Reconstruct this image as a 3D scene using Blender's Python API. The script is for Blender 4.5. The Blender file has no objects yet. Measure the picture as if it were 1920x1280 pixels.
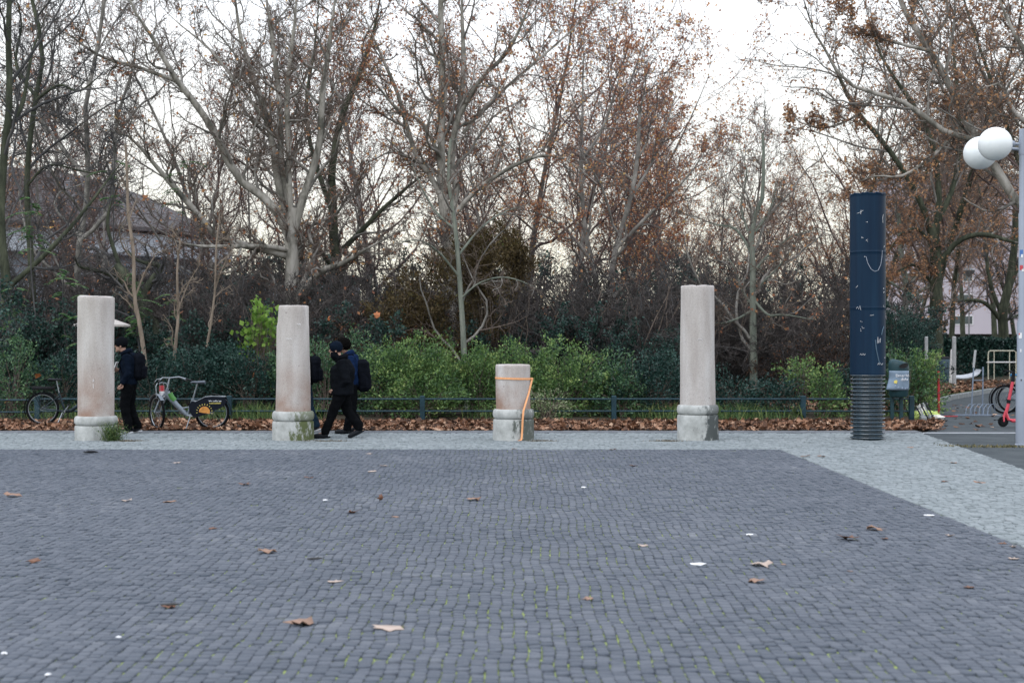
import bpy, math, random
import numpy as np
from mathutils import Vector, Matrix
PI = math.pi
random.seed(7)
RNG = np.random.default_rng(11)
scene = bpy.context.scene
COL = scene.collection

# ------------------------------------------------------------------ camera
CAM_H = 1.7
FPX = 2667.0          # focal length in photo pixels (50 mm on a 36 mm sensor, 1920 px wide)
cam_d = bpy.data.cameras.new('camera')
cam_d.sensor_width = 36.0
cam_d.lens = 50.0
cam_d.clip_start = 0.1
cam_d.clip_end = 2000
cam_d.dof.use_dof = True
cam_d.dof.focus_distance = 25.0
cam_d.dof.aperture_fstop = 2.8
cam = bpy.data.objects.new('camera', cam_d)
cam.location = (0, 0, CAM_H)
cam.rotation_euler = (math.radians(90), 0, 0)
COL.objects.link(cam)
scene.camera = cam

# ------------------------------------------------------------------ world and sun
SUN_EL, SUN_AZ = 50.0, 215.0      # azimuth clockwise from +Y: behind the camera, to the left
world = bpy.data.worlds.new('World')
scene.world = world
world.use_nodes = True
wn = world.node_tree
wn.nodes.clear()
w_out = wn.nodes.new('ShaderNodeOutputWorld')
w_bg = wn.nodes.new('ShaderNodeBackground')
w_bg.inputs['Strength'].default_value = 0.12
w_sky = wn.nodes.new('ShaderNodeTexSky')
w_sky.sky_type = 'NISHITA'
w_sky.sun_disc = False
w_sky.sun_elevation = math.radians(SUN_EL)
w_sky.sun_rotation = math.radians(SUN_AZ)
w_tc = wn.nodes.new('ShaderNodeTexCoord')
w_nz = wn.nodes.new('ShaderNodeTexNoise')
w_nz.inputs['Scale'].default_value = 1.6
w_nz.inputs['Detail'].default_value = 4
w_rp = wn.nodes.new('ShaderNodeValToRGB')       # thin bright overcast in front of the blue
w_rp.color_ramp.elements[0].position = 0.3
w_rp.color_ramp.elements[0].color = (0.74, 0.80, 0.90, 1)
w_rp.color_ramp.elements[1].position = 0.7
w_rp.color_ramp.elements[1].color = (0.93, 0.95, 1.0, 1)
w_sep = wn.nodes.new('ShaderNodeSeparateXYZ')
w_hr = wn.nodes.new('ShaderNodeValToRGB')       # warmer towards the horizon
w_hr.color_ramp.elements[0].position = 0.0
w_hr.color_ramp.elements[0].color = (0.68, 0.60, 0.42, 1)
w_hr.color_ramp.elements[1].position = 0.30
w_hr.color_ramp.elements[1].color = (1, 1, 1, 1)
w_mul = wn.nodes.new('ShaderNodeMixRGB'); w_mul.blend_type = 'MULTIPLY'; w_mul.inputs[0].default_value = 1
w_gain = wn.nodes.new('ShaderNodeMixRGB'); w_gain.blend_type = 'MULTIPLY'; w_gain.inputs[0].default_value = 1
w_gain.inputs[2].default_value = (15.0, 15.0, 15.0, 1)
w_mix = wn.nodes.new('ShaderNodeMixRGB'); w_mix.inputs[0].default_value = 0.82
L = wn.links.new
L(w_tc.outputs['Generated'], w_nz.inputs['Vector']); L(w_nz.outputs['Fac'], w_rp.inputs[0])
L(w_tc.outputs['Generated'], w_sep.inputs[0]); L(w_sep.outputs['Z'], w_hr.inputs[0])
L(w_rp.outputs[0], w_mul.inputs[1]); L(w_hr.outputs[0], w_mul.inputs[2])
L(w_mul.outputs[0], w_gain.inputs[1]); L(w_sky.outputs[0], w_mix.inputs[1]); L(w_gain.outputs[0], w_mix.inputs[2])
L(w_mix.outputs[0], w_bg.inputs['Color']); L(w_bg.outputs[0], w_out.inputs['Surface'])

sun_d = bpy.data.lights.new('sun', 'SUN')
sun_d.energy = 0.7
sun_d.angle = math.radians(40)
sun_d.color = (1.0, 0.965, 0.93)
sun = bpy.data.objects.new('sun', sun_d)
az = math.radians(SUN_AZ); el = math.radians(SUN_EL)
to_sun = Vector((math.sin(az) * math.cos(el), math.cos(az) * math.cos(el), math.sin(el)))
sun.rotation_euler = to_sun.to_track_quat('Z', 'Y').to_euler()
sun.location = (0, 0, 30)
COL.objects.link(sun)
scene.view_settings.view_transform = 'Standard'
scene.view_settings.look = 'None'
scene.view_settings.exposure = 0.25
scene.view_settings.gamma = 1.0
scene.cycles.max_bounces = 5
scene.cycles.diffuse_bounces = 3
scene.cycles.transparent_max_bounces = 4

# ------------------------------------------------------------------ helpers
def W(px, py, d):
    """point at distance d that the photo shows at pixel px, py"""
    return ((px - 960) / FPX * d, d, CAM_H + (640 - py) / FPX * d)
def gd(py):
    return CAM_H * FPX / (py - 640.0)
def G(px, py):
    d = gd(py)
    return ((px - 960) / FPX * d, d, 0.0)

def lin(c):
    return tuple((v / 255.0) ** 2.2 for v in c)

def set_tag(o, label=None, cat=None, group=None, kind=None):
    if label: o['label'] = label
    if cat: o['category'] = cat
    if group: o['group'] = group
    if kind: o['kind'] = kind
    return o
def empty(name, loc, label, cat, group=None, rz=0):
    o = bpy.data.objects.new(name, None)
    o.empty_display_size = 0.2
    o.location = loc
    o.rotation_euler = (0, 0, rz)
    COL.objects.link(o)
    return set_tag(o, label, cat, group)

def link_mesh(name, me, mat, parent=None):
    if mat is not None:
        for m in (mat if isinstance(mat, (list, tuple)) else [mat]):
            me.materials.append(m)
    o = bpy.data.objects.new(name, me)
    COL.objects.link(o)
    if parent is not None: o.parent = parent
    return o

def mesh_np(name, V, faces, mat, parent=None, smooth=False, matidx=None):
    """V (n,3); faces: list of int arrays (m,k)"""
    me = bpy.data.meshes.new(name)
    V = np.ascontiguousarray(V, dtype=np.float32)
    faces = [np.asarray(f, dtype=np.int32) for f in faces if len(f)]
    me.vertices.add(len(V))
    me.vertices.foreach_set('co', V.ravel())
    nl = sum(f.size for f in faces); nf = sum(len(f) for f in faces)
    me.loops.add(nl); me.polygons.add(nf)
    me.loops.foreach_set('vertex_index', np.concatenate([f.ravel() for f in faces]))
    tot = np.concatenate([np.full(len(f), f.shape[1], dtype=np.int32) for f in faces])
    start = np.concatenate([[0], np.cumsum(tot)[:-1]]).astype(np.int32)
    me.polygons.foreach_set('loop_start', start)
    if smooth: me.polygons.foreach_set('use_smooth', np.ones(nf, dtype=bool))
    if matidx is not None: me.polygons.foreach_set('material_index', np.asarray(matidx, dtype=np.int32))
    me.update(calc_edges=True)
    return link_mesh(name, me, mat, parent)

class MB:
    def __init__(s): s.v = []; s.f = []
    def add(s, vs, fs):
        b = len(s.v); s.v += [tuple(v) for v in vs]; s.f += [tuple(i + b for i in f) for f in fs]; return s
    def box(s, c, size, rot=None, bev=0.0):
        hx, hy, hz = [v / 2 for v in size]
        if bev > 0:
            b = min(bev, hx * .9, hy * .9, hz * .9)
            vs = []; idx = {}
            for sx in (-1, 1):
                for sy in (-1, 1):
                    for sz in (-1, 1):
                        idx[(sx, sy, sz)] = len(vs)
                        vs += [(sx * hx, sy * (hy - b), sz * (hz - b)), (sx * (hx - b), sy * hy, sz * (hz - b)), (sx * (hx - b), sy * (hy - b), sz * hz)]
            fs = []
            I = lambda a, k: idx[a] + k
            for sx in (-1, 1):
                q = [I((sx, -1, -1), 0), I((sx, 1, -1), 0), I((sx, 1, 1), 0), I((sx, -1, 1), 0)]; fs.append(q if sx > 0 else q[::-1])
                q = [I((-1, sx, -1), 1), I((-1, sx, 1), 1), I((1, sx, 1), 1), I((1, sx, -1), 1)]; fs.append(q if sx > 0 else q[::-1])
                q = [I((-1, -1, sx), 2), I((1, -1, sx), 2), I((1, 1, sx), 2), I((-1, 1, sx), 2)]; fs.append(q if sx > 0 else q[::-1])
            for a in (-1, 1):
                for b2 in (-1, 1):
                    q = [I((a, b2, -1), 0), I((a, b2, 1), 0), I((a, b2, 1), 1), I((a, b2, -1), 1)]; fs.append(q if a * b2 < 0 else q[::-1])
                    q = [I((a, -1, b2), 0), I((a, 1, b2), 0), I((a, 1, b2), 2), I((a, -1, b2), 2)]; fs.append(q if a * b2 > 0 else q[::-1])
                    q = [I((-1, a, b2), 1), I((1, a, b2), 1), I((1, a, b2), 2), I((-1, a, b2), 2)]; fs.append(q if a * b2 < 0 else q[::-1])
            for a in (-1, 1):
                for b2 in (-1, 1):
                    for c2 in (-1, 1):
                        q = [I((a, b2, c2), 0), I((a, b2, c2), 1), I((a, b2, c2), 2)]; fs.append(q if a * b2 * c2 > 0 else q[::-1])
        else:
            vs = [(x, y, z) for x in (-hx, hx) for y in (-hy, hy) for z in (-hz, hz)]
            fs = [(0, 1, 3, 2), (4, 6, 7, 5), (0, 4, 5, 1), (2, 3, 7, 6), (0, 2, 6, 4), (1, 5, 7, 3)]
        out = []
        for v in vs:
            p = Vector(v)
            if rot is not None: p = rot @ p
            out.append((p.x + c[0], p.y + c[1], p.z + c[2]))
        return s.add(out, fs)
    def tube(s, pts, r, n=8, cap=True, flat=1.0, closed=False):
        P = [Vector(p) for p in pts]; K = len(P)
        R = [r] * K if isinstance(r, (int, float)) else list(r)
        ref = None; vs = []; fs = []
        for i in range(K):
            if closed: t = (P[(i + 1) % K] - P[i - 1]).normalized()
            else: t = (P[min(i + 1, K - 1)] - P[max(i - 1, 0)]).normalized()
            if ref is None:
                ref = Vector((0, 0, 1)) if abs(t.z) < .9 else Vector((0, 1, 0))
                u = ref.cross(t).normalized()
            else:
                u = (u - t * u.dot(t)).normalized()
            w = t.cross(u)
            for k in range(n):
                a = 2 * PI * k / n
                p = P[i] + u * (math.cos(a) * R[i]) + w * (math.sin(a) * R[i] * flat)
                vs.append(p)
        rng = K if closed else K - 1
        for i in range(rng):
            j = (i + 1) % K
            for k in range(n):
                fs.append((i * n + k, i * n + (k + 1) % n, j * n + (k + 1) % n, j * n + k))
        if cap and not closed:
            fs.append(tuple(range(n))[::-1]); fs.append(tuple((K - 1) * n + k for k in range(n)))
        return s.add(vs, fs)
    def lathe(s, prof, c=(0, 0, 0), n=32, cap=True, fn=None):
        vs = []; fs = []
        for (r, z) in prof:
            for k in range(n):
                a = 2 * PI * k / n
                rr, zz = (r, z) if fn is None else fn(r, z, a)
                vs.append((c[0] + rr * math.cos(a), c[1] + rr * math.sin(a), c[2] + zz))
        for i in range(len(prof) - 1):
            for k in range(n):
                fs.append((i * n + k, i * n + (k + 1) % n, (i + 1) * n + (k + 1) % n, (i + 1) * n + k))
        if cap:
            fs.append(tuple(range(n))[::-1]); fs.append(tuple((len(prof) - 1) * n + k for k in range(n)))
        return s.add(vs, fs)
    def ball(s, c, r, nu=16, nv=10, sc=(1, 1, 1), rot=None):
        vs = []; fs = []
        for j in range(nv + 1):
            th = PI * j / nv
            for i in range(nu):
                a = 2 * PI * i / nu
                p = Vector((r * sc[0] * math.sin(th) * math.cos(a), r * sc[1] * math.sin(th) * math.sin(a), r * sc[2] * math.cos(th)))
                if rot is not None: p = rot @ p
                vs.append((p.x + c[0], p.y + c[1], p.z + c[2]))
        for j in range(nv):
            for i in range(nu):
                fs.append((j * nu + i, (j + 1) * nu + i, (j + 1) * nu + (i + 1) % nu, j * nu + (i + 1) % nu))
        return s.add(vs, fs)
    def prism(s, outline, thick, fn=lambda u, v, w: (u, w, v)):
        n = len(outline)
        vs = [fn(u, v, -thick / 2) for u, v in outline] + [fn(u, v, thick / 2) for u, v in outline]
        fs = [tuple(range(n)), tuple(range(2 * n - 1, n - 1, -1))]
        fs += [(i, i + n, (i + 1) % n + n, (i + 1) % n) for i in range(n)]
        return s.add(vs, fs)
    def build(s, name, mat, parent=None, smooth=True):
        me = bpy.data.meshes.new(name)
        me.from_pydata(s.v, [], s.f)
        me.validate()
        if smooth:
            me.polygons.foreach_set('use_smooth', [True] * len(me.polygons))
            try: me.set_sharp_from_angle(angle=math.radians(38))
            except Exception: pass
        return link_mesh(name, me, mat, parent)

# ------------------------------------------------------------------ materials
def mat_base(name):
    m = bpy.data.materials.new(name); m.use_nodes = True
    nt = m.node_tree
    return m, nt, nt.nodes['Principled BSDF']
def plain(name, col, rough=0.6, metal=0.0, spec=0.5, var=0.12, scale=6.0, bump=0.0, bscale=40.0, emit=None):
    m, nt, b = mat_base(name)
    tc = nt.nodes.new('ShaderNodeTexCoord'); nz = nt.nodes.new('ShaderNodeTexNoise')
    nz.inputs['Scale'].default_value = scale; nz.inputs['Detail'].default_value = 5
    nt.links.new(tc.outputs['Object'], nz.inputs['Vector'])
    rp = nt.nodes.new('ShaderNodeValToRGB')
    rp.color_ramp.elements[0].position = .3; rp.color_ramp.elements[1].position = .7
    rp.color_ramp.elements[0].color = tuple(max(0, v * (1 - var)) for v in col) + (1,)
    rp.color_ramp.elements[1].color = tuple(min(1, v * (1 + var)) for v in col) + (1,)
    nt.links.new(nz.outputs['Fac'], rp.inputs[0]); nt.links.new(rp.outputs[0], b.inputs['Base Color'])
    b.inputs['Roughness'].default_value = rough; b.inputs['Metallic'].default_value = metal
    b.inputs['Specular IOR Level'].default_value = spec
    if bump:
        n2 = nt.nodes.new('ShaderNodeTexNoise'); n2.inputs['Scale'].default_value = bscale; n2.inputs['Detail'].default_value = 4
        nt.links.new(tc.outputs['Object'], n2.inputs['Vector'])
        bp = nt.nodes.new('ShaderNodeBump'); bp.inputs['Strength'].default_value = bump; bp.inputs['Distance'].default_value = 0.02
        nt.links.new(n2.outputs['Fac'], bp.inputs['Height']); nt.links.new(bp.outputs[0], b.inputs['Normal'])
    if emit:
        b.inputs['Emission Color'].default_value = tuple(emit[:3]) + (1,); b.inputs['Emission Strength'].default_value = emit[3]
    return m
def ramp_node(nt, stops):
    rp = nt.nodes.new('ShaderNodeValToRGB')
    el = rp.color_ramp.elements
    el[0].position, el[0].color = stops[0][0], tuple(stops[0][1]) + (1,)
    el[1].position, el[1].color = stops[-1][0], tuple(stops[-1][1]) + (1,)
    for p, c in stops[1:-1]:
        e = el.new(p); e.color = tuple(c) + (1,)
    return rp
def island_mat(name, stops, rough=0.7, spec=0.3, transl=0.0, noise=0.0, nscale=3.0):
    """each leaf / stone picks its own colour"""
    m, nt, b = mat_base(name)
    g = nt.nodes.new('ShaderNodeNewGeometry')
    rp = ramp_node(nt, stops)
    if noise > 0:
        tc = nt.nodes.new('ShaderNodeTexCoord'); nz = nt.nodes.new('ShaderNodeTexNoise')
        nz.inputs['Scale'].default_value = nscale; nz.inputs['Detail'].default_value = 3
        nt.links.new(tc.outputs['Object'], nz.inputs['Vector'])
        mr = nt.nodes.new('ShaderNodeMath'); mr.operation = 'MULTIPLY_ADD'
        mr.inputs[1].default_value = 1 - noise
        ms = nt.nodes.new('ShaderNodeMath'); ms.operation = 'MULTIPLY_ADD'; ms.inputs[1].default_value = noise * 2.4; ms.inputs[2].default_value = -noise * 0.7
        nt.links.new(nz.outputs['Fac'], ms.inputs[0])
        nt.links.new(g.outputs['Random Per Island'], mr.inputs[0]); nt.links.new(ms.outputs[0], mr.inputs[2])
        nt.links.new(mr.outputs[0], rp.inputs[0])
    else:
        nt.links.new(g.outputs['Random Per Island'], rp.inputs[0])
    nt.links.new(rp.outputs[0], b.inputs['Base Color'])
    b.inputs['Roughness'].default_value = rough; b.inputs['Specular IOR Level'].default_value = spec
    if transl > 0:
        tr = nt.nodes.new('ShaderNodeBsdfTranslucent'); mx = nt.nodes.new('ShaderNodeMixShader')
        nt.links.new(rp.outputs[0], tr.inputs['Color']); mx.inputs[0].default_value = transl
        out = nt.nodes['Material Output']
        nt.links.new(b.outputs[0], mx.inputs[1]); nt.links.new(tr.outputs[0], mx.inputs[2]); nt.links.new(mx.outputs[0], out.inputs['Surface'])
    return m
def noise_mat(name, stops, scale=4.0, detail=6, stretch=(1, 1, 1), rough=0.85, spec=0.2, bump=0.3, bscale=20, dist=0.01, distort=0.0):
    m, nt, b = mat_base(name)
    tc = nt.nodes.new('ShaderNodeTexCoord'); mp = nt.nodes.new('ShaderNodeMapping')
    mp.inputs['Scale'].default_value = stretch
    nt.links.new(tc.outputs['Object'], mp.inputs['Vector'])
    nz = nt.nodes.new('ShaderNodeTexNoise'); nz.inputs['Scale'].default_value = scale; nz.inputs['Detail'].default_value = detail
    nz.inputs['Roughness'].default_value = .65; nz.inputs['Distortion'].default_value = distort
    nt.links.new(mp.outputs[0], nz.inputs['Vector'])
    rp = ramp_node(nt, stops); nt.links.new(nz.outputs['Fac'], rp.inputs[0]); nt.links.new(rp.outputs[0], b.inputs['Base Color'])
    b.inputs['Roughness'].default_value = rough; b.inputs['Specular IOR Level'].default_value = spec
    if bump:
        n2 = nt.nodes.new('ShaderNodeTexNoise'); n2.inputs['Scale'].default_value = bscale; n2.inputs['Detail'].default_value = 5
        nt.links.new(mp.outputs[0], n2.inputs['Vector'])
        bp = nt.nodes.new('ShaderNodeBump'); bp.inputs['Strength'].default_value = bump; bp.inputs['Distance'].default_value = dist
        nt.links.new(n2.outputs['Fac'], bp.inputs['Height']); nt.links.new(bp.outputs[0], b.inputs['Normal'])
    return m

M = {}
M['cobble_dark'] = island_mat('dark_cobble', [(0, (.048, .062, .084)), (.4, (.072, .086, .111)), (.8, (.096, .110, .136)), (1, (.16, .172, .192))], rough=.6, spec=.35, noise=.35, nscale=.45)
M['cobble_light'] = island_mat('light_cobble', [(0, (.165, .19, .20)), (.5, (.212, .242, .255)), (1, (.27, .30, .315))], rough=.7, spec=.3, noise=.3, nscale=.8)
M['joint'] = noise_mat('mossy_joint', [(.34, (.050, .060, .070)), (.43, (.09, .105, .08)), (.50, (.24, .30, .09)), (.66, (.42, .52, .15))], scale=5.5, detail=8, rough=.95, bump=.2)
M['joint_light'] = noise_mat('sandy_joint', [(.35, (.025, .032, .038)), (.7, (.06, .068, .07))], scale=3, rough=.95, bump=.2)
M['soil'] = noise_mat('leafy_soil', [(.3, (.024, .020, .016)), (.5, (.05, .04, .028)), (.7, (.035, .045, .022))], scale=1.2, detail=8, rough=.95, bump=.6, bscale=9, dist=.05)
M['asphalt'] = noise_mat('worn_asphalt', [(.3, (.035, .045, .052)), (.5, (.055, .067, .075)), (.7, (.080, .092, .10))], scale=1.6, detail=10, rough=.85, bump=.5, bscale=90, dist=.006)
M['asphalt_pale'] = noise_mat('dusty_margin', [(.3, (.12, .13, .145)), (.7, (.20, .21, .225))], scale=5, rough=.9)
M['kerb'] = noise_mat('kerb_stone', [(.3, (.16, .175, .18)), (.7, (.27, .285, .29))], scale=6, rough=.85)
M['edge_dark'] = noise_mat('dark_edging', [(.3, (.06, .07, .085)), (.7, (.12, .13, .15))], scale=6, rough=.7)
M['edge_pale'] = noise_mat('pale_edging', [(.3, (.45, .48, .52)), (.7, (.6, .62, .66))], scale=6, rough=.7)
M['litter'] = island_mat('brown_litter', [(0, (.03, .018, .013)), (.3, (.10, .052, .032)), (.6, (.21, .105, .06)), (.85, (.33, .18, .11)), (1, (.48, .33, .23))], rough=.75, spec=.25)
M['plaza_leaf'] = island_mat('dry_leaf', [(0, (.26, .15, .105)), (1, (.34, .225, .17))], rough=.75)
M['tree_leaf_rust'] = island_mat('rust_leaves', [(0, (.22, .10, .07)), (.5, (.46, .21, .12)), (.85, (.66, .34, .17)), (1, (.80, .55, .22))], rough=.7, transl=.5)
M['tree_leaf_brown'] = island_mat('brown_leaves', [(0, (.17, .11, .085)), (.5, (.38, .21, .13)), (1, (.62, .36, .18))], rough=.7, transl=.5)
M['leaf_bright'] = island_mat('bright_green_leaves', [(0, (.02, .055, .025)), (.35, (.06, .13, .045)), (.68, (.16, .27, .08)), (1, (.52, .60, .22))], rough=.5, spec=.4, transl=.25, noise=.5, nscale=1.9)
M['leaf_mid'] = island_mat('mid_green_leaves', [(0, (.014, .042, .028)), (.5, (.05, .12, .06)), (1, (.16, .28, .11))], rough=.45, spec=.45, transl=.2, noise=.3, nscale=1.5)
M['leaf_dark'] = island_mat('dark_green_leaves', [(0, (.005, .020, .020)), (.5, (.016, .050, .042)), (.9, (.045, .105, .08)), (1, (.15, .22, .17))], rough=.4, spec=.3, transl=.1, noise=.4, nscale=1.5)
M['leaf_olive'] = island_mat('olive_brown_leaves', [(0, (.022, .019, .010)), (.4, (.07, .050, .022)), (.8, (.13, .095, .040)), (1, (.17, .21, .07))], rough=.6, transl=.2, noise=.4, nscale=1.2)
M['leaf_lime'] = island_mat('lime_leaves', [(0, (.10, .21, .04)), (1, (.26, .42, .08))], rough=.5, transl=.4)
M['leaf_variegated'] = island_mat('pale_variegated_leaves', [(0, (.10, .16, .08)), (.6, (.25, .32, .16)), (1, (.48, .52, .34))], rough=.5, transl=.3)
M['leaf_rusty_hedge'] = island_mat('rusty_hedge_leaves', [(0, (.018, .016, .012)), (.6, (.05, .03, .02)), (1, (.16, .075, .04))], rough=.6)
M['grass'] = island_mat('grass_blades', [(0, (.03, .07, .025)), (.6, (.085, .16, .05)), (1, (.26, .30, .11))], rough=.6, transl=.2)
M['plane_bark'] = noise_mat('pale_plane_bark', [(.28, (.06, .068, .055)), (.42, (.15, .145, .125)), (.53, (.31, .295, .265)), (.72, (.47, .45, .42))], scale=1.6, detail=5, stretch=(1.4, 1.4, .6), bump=.5, bscale=9, dist=.03, distort=.5)
M['dark_bark'] = noise_mat('dark_mossy_bark', [(.3, (.022, .026, .02)), (.5, (.05, .058, .04)), (.7, (.10, .11, .075))], scale=3, stretch=(2, 2, .5), bump=.8, bscale=10, dist=.04)
M['green_bark'] = noise_mat('green_grey_bark', [(.3, (.10, .125, .105)), (.5, (.16, .18, .15)), (.7, (.25, .26, .22))], scale=4, stretch=(2.5, 2.5, .35), bump=.7, bscale=14, dist=.03)
M['tan_bark'] = noise_mat('tan_bark', [(.3, (.14, .115, .09)), (.7, (.32, .26, .21))], scale=5, stretch=(2, 2, .5), bump=.4)
M['bark_limb'] = noise_mat('grey_branch_bark', [(.3, (.08, .08, .072)), (.5, (.20, .19, .175)), (.7, (.36, .345, .32))], scale=1.8, stretch=(1, 1, 1), bump=.3, bscale=12)
M['twig'] = noise_mat('grey_brown_twig', [(.3, (.078, .064, .055)), (.5, (.15, .12, .102)), (.75, (.27, .22, .185))], scale=.9, bump=0)
M['twig_dark'] = noise_mat('dark_twig', [(.3, (.032, .036, .040)), (.5, (.07, .07, .073)), (.75, (.14, .135, .13))], scale=.9, bump=0)
M['twig_thicket'] = noise_mat('thicket_twig', [(.3, (.022, .025, .027)), (.5, (.065, .058, .056)), (.75, (.18, .155, .145))], scale=1.6, bump=0)
M['twig_mauve'] = noise_mat('mauve_twig', [(.3, (.066, .05, .050)), (.5, (.135, .100, .094)), (.75, (.25, .19, .17))], scale=.8, bump=0)

# ------------------------------------------------------------------ vectorised branches and leaves
def nrm(a):
    return a / np.maximum(np.linalg.norm(a, axis=-1, keepdims=True), 1e-9)
def tubes_np(P, R, n=3):
    N, K, _ = P.shape
    T = np.empty_like(P)
    T[:, 1:-1] = P[:, 2:] - P[:, :-2]; T[:, 0] = P[:, 1] - P[:, 0]; T[:, -1] = P[:, -1] - P[:, -2]
    T = nrm(T)
    ref = np.tile(np.array([[.31, .57, .13]]), (N, 1)); m = T.mean(axis=1)
    ref = np.cross(m, ref); ref = nrm(ref)[:, None, :]
    U = nrm(ref - T * (T * ref).sum(-1, keepdims=True)); V = np.cross(T, U)
    a = np.arange(n) * 2 * PI / n
    ring = U[:, :, None, :] * np.cos(a)[None, None, :, None] + V[:, :, None, :] * np.sin(a)[None, None, :, None]
    verts = (P[:, :, None, :] + ring * R[:, :, None, None]).reshape(-1, 3)
    base = (np.arange(N) * K * n)[:, None, None]; i = (np.arange(K - 1) * n)[None, :, None]; k = np.arange(n)[None, None, :]; k2 = (k + 1) % n
    q = np.stack([base + i + k, base + i + k2, base + i + n + k2, base + i + n + k], axis=-1).reshape(-1, 4)
    return verts, q
def sample_line(P, R, t):
    """P (N,K,3), t (N,c) in 0..1"""
    N, K, _ = P.shape
    f = t * (K - 1); i = np.clip(f.astype(int), 0, K - 2); w = f - i
    r = np.arange(N)[:, None]
    p = P[r, i] * (1 - w)[..., None] + P[r, i + 1] * w[..., None]
    tg = nrm(P[r, i + 1] - P[r, i])
    rad = R[r, i] * (1 - w) + R[r, i + 1] * w
    return p, tg, rad
def grow(P, R, c, t0, t1, length, ang, K=5, sig=.25, up=.1, rmax=.03, rmin=.004, rk=.6, rng=RNG, flat=1.0, taper=.45, by_parent=True):
    N = len(P)
    if N == 0: return P, R
    t = t0 + (t1 - t0) * (np.arange(c)[None, :] + rng.random((N, c))) / c
    p, tg, rad = sample_line(P, R, t)
    p = p.reshape(-1, 3); tg = tg.reshape(-1, 3); rad = rad.reshape(-1); tt = t.reshape(-1)
    n = len(p)
    rv = nrm(rng.normal(size=(n, 3)) * np.array([1, flat, 1]))
    perp = nrm(rv - tg * (rv * tg).sum(-1, keepdims=True))
    a = np.radians(ang[0] + (ang[1] - ang[0]) * rng.random(n))[:, None]
    d = nrm(np.cos(a) * tg + np.sin(a) * perp)
    if by_parent:
        PL = np.linalg.norm(P[:, 1:] - P[:, :-1], axis=-1).sum(1)
        LL = np.repeat(PL, c) * length
    else: LL = np.full(n, length)
    LL = LL * (.55 + .7 * rng.random(n)) * (1 - taper * tt)
    out = np.empty((n, K, 3)); out[:, 0] = p; cur = p.copy()
    for k in range(1, K):
        d = nrm(d + rng.normal(size=(n, 3)) * sig + np.array([0, 0, up]))
        cur = cur + d * (LL / (K - 1))[:, None]; out[:, k] = cur
    r0 = np.minimum(rad * rk, rmax); r0 = np.maximum(r0, rmin)
    s = np.linspace(0, 1, K)[None, :]
    Rr = r0[:, None] * (1 - s) + np.maximum(r0 * .35, rmin)[:, None] * s
    return out, Rr
def leaf_quads(pos, size, rng=RNG, droop=.3, asp=.62, along=None):
    n = len(pos)
    d = rng.normal(size=(n, 3)); d[:, 2] -= droop * 2
    if along is not None: d = d * .7 + along * 1.2
    d = nrm(d)
    u = nrm(np.cross(d, rng.normal(size=(n, 3))))
    s = size * (.6 + .8 * rng.random(n))[:, None]
    fold = np.cross(d, u) * s * .12
    a = pos; b = pos + d * s * .5 + u * s * asp * .5 + fold; c = pos + d * s; e = pos + d * s * .5 - u * s * asp * .5 + fold
    V = np.stack([a, b, c, e], axis=1).reshape(-1, 3)
    F = np.arange(n * 4).reshape(-1, 4)
    return V, F
def leaves_on(Pt, n, size, rng, spread=.06, along=None):
    N, K, _ = Pt.shape
    i = rng.integers(0, N, n); f = rng.random(n) * (K - 1.001); k = f.astype(int); w = (f - k)[:, None]
    p = Pt[i, k] * (1 - w) + Pt[i, k + 1] * w + rng.normal(size=(n, 3)) * spread
    return leaf_quads(p, size, rng)
LOBES = [(.0, -.12), (.28, -.02), (.52, .10), (.40, .26), (.50, .52), (.22, .50), (.0, .95), (-.2, .52), (-.48, .55), (-.36, .28), (-.55, .12), (-.26, -.02)]
def lobed_leaves(pos, size, rng, tilt=.35, curl=.25, n_=None):
    """flat lobed leaves lying on the ground, each slightly tilted and curled"""
    n = len(pos)
    L_ = np.array(LOBES); k = len(L_)
    yaw = rng.random(n) * 2 * PI
    s = size * (.55 + .75 * rng.random(n))
    x = L_[None, :, 0] * s[:, None]; y = (L_[None, :, 1] - .4) * s[:, None]
    cu = (rng.random(n) * curl)[:, None]
    z = (x ** 2 + y ** 2) / s[:, None] * cu * 2.2 + rng.normal(size=(n, k)) * s[:, None] * .05 * (curl > 0)
    loc = np.stack([x, y, z], -1)
    cen = np.zeros((n, 1, 3)); cen[:, 0, 1] = -.05 * s
    loc = np.concatenate([loc, cen], axis=1)
    tx = rng.normal(size=n) * tilt; ty = rng.normal(size=n) * tilt
    cx, sx, cy, sy = np.cos(tx), np.sin(tx), np.cos(ty), np.sin(ty)
    X, Y, Z = loc[..., 0], loc[..., 1], loc[..., 2]
    Y2 = Y * cx[:, None] - Z * sx[:, None]; Z2 = Y * sx[:, None] + Z * cx[:, None]
    X3 = X * cy[:, None] + Z2 * sy[:, None]; Z3 = -X * sy[:, None] + Z2 * cy[:, None]
    cz, sz = np.cos(yaw)[:, None], np.sin(yaw)[:, None]
    Xf = X3 * cz - Y2 * sz; Yf = X3 * sz + Y2 * cz
    Z3 = Z3 - Z3.min(axis=1, keepdims=True)
    V = np.stack([Xf, Yf, Z3], -1) + pos[:, None, :]
    b = (np.arange(n) * (k + 1))[:, None]; i = np.arange(k)[None, :]
    F = np.stack([b + i, b + (i + 1) % k, np.broadcast_to(b + k, (n, k))], -1).reshape(-1, 3)
    return V.reshape(-1, 3), F

# ================================================================== GROUND
bx0, bx1 = -400, 400
MB().add([(bx0, -200, -.10), (bx1, -200, -.10), (bx1, 900, -.10), (bx0, 900, -.10)], [(0, 1, 2, 3)]).build('ground', M['soil'], None, False)['kind'] = 'structure'
EDGE_X = 4.22; D0, D1 = 22.44, 26.5
def outer_x(y):
    return float(np.interp(y, [0, 18.9, 20.6, 23, 26.5], [6.7, 6.8, 7.0, 7.25, 7.62]))
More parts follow.
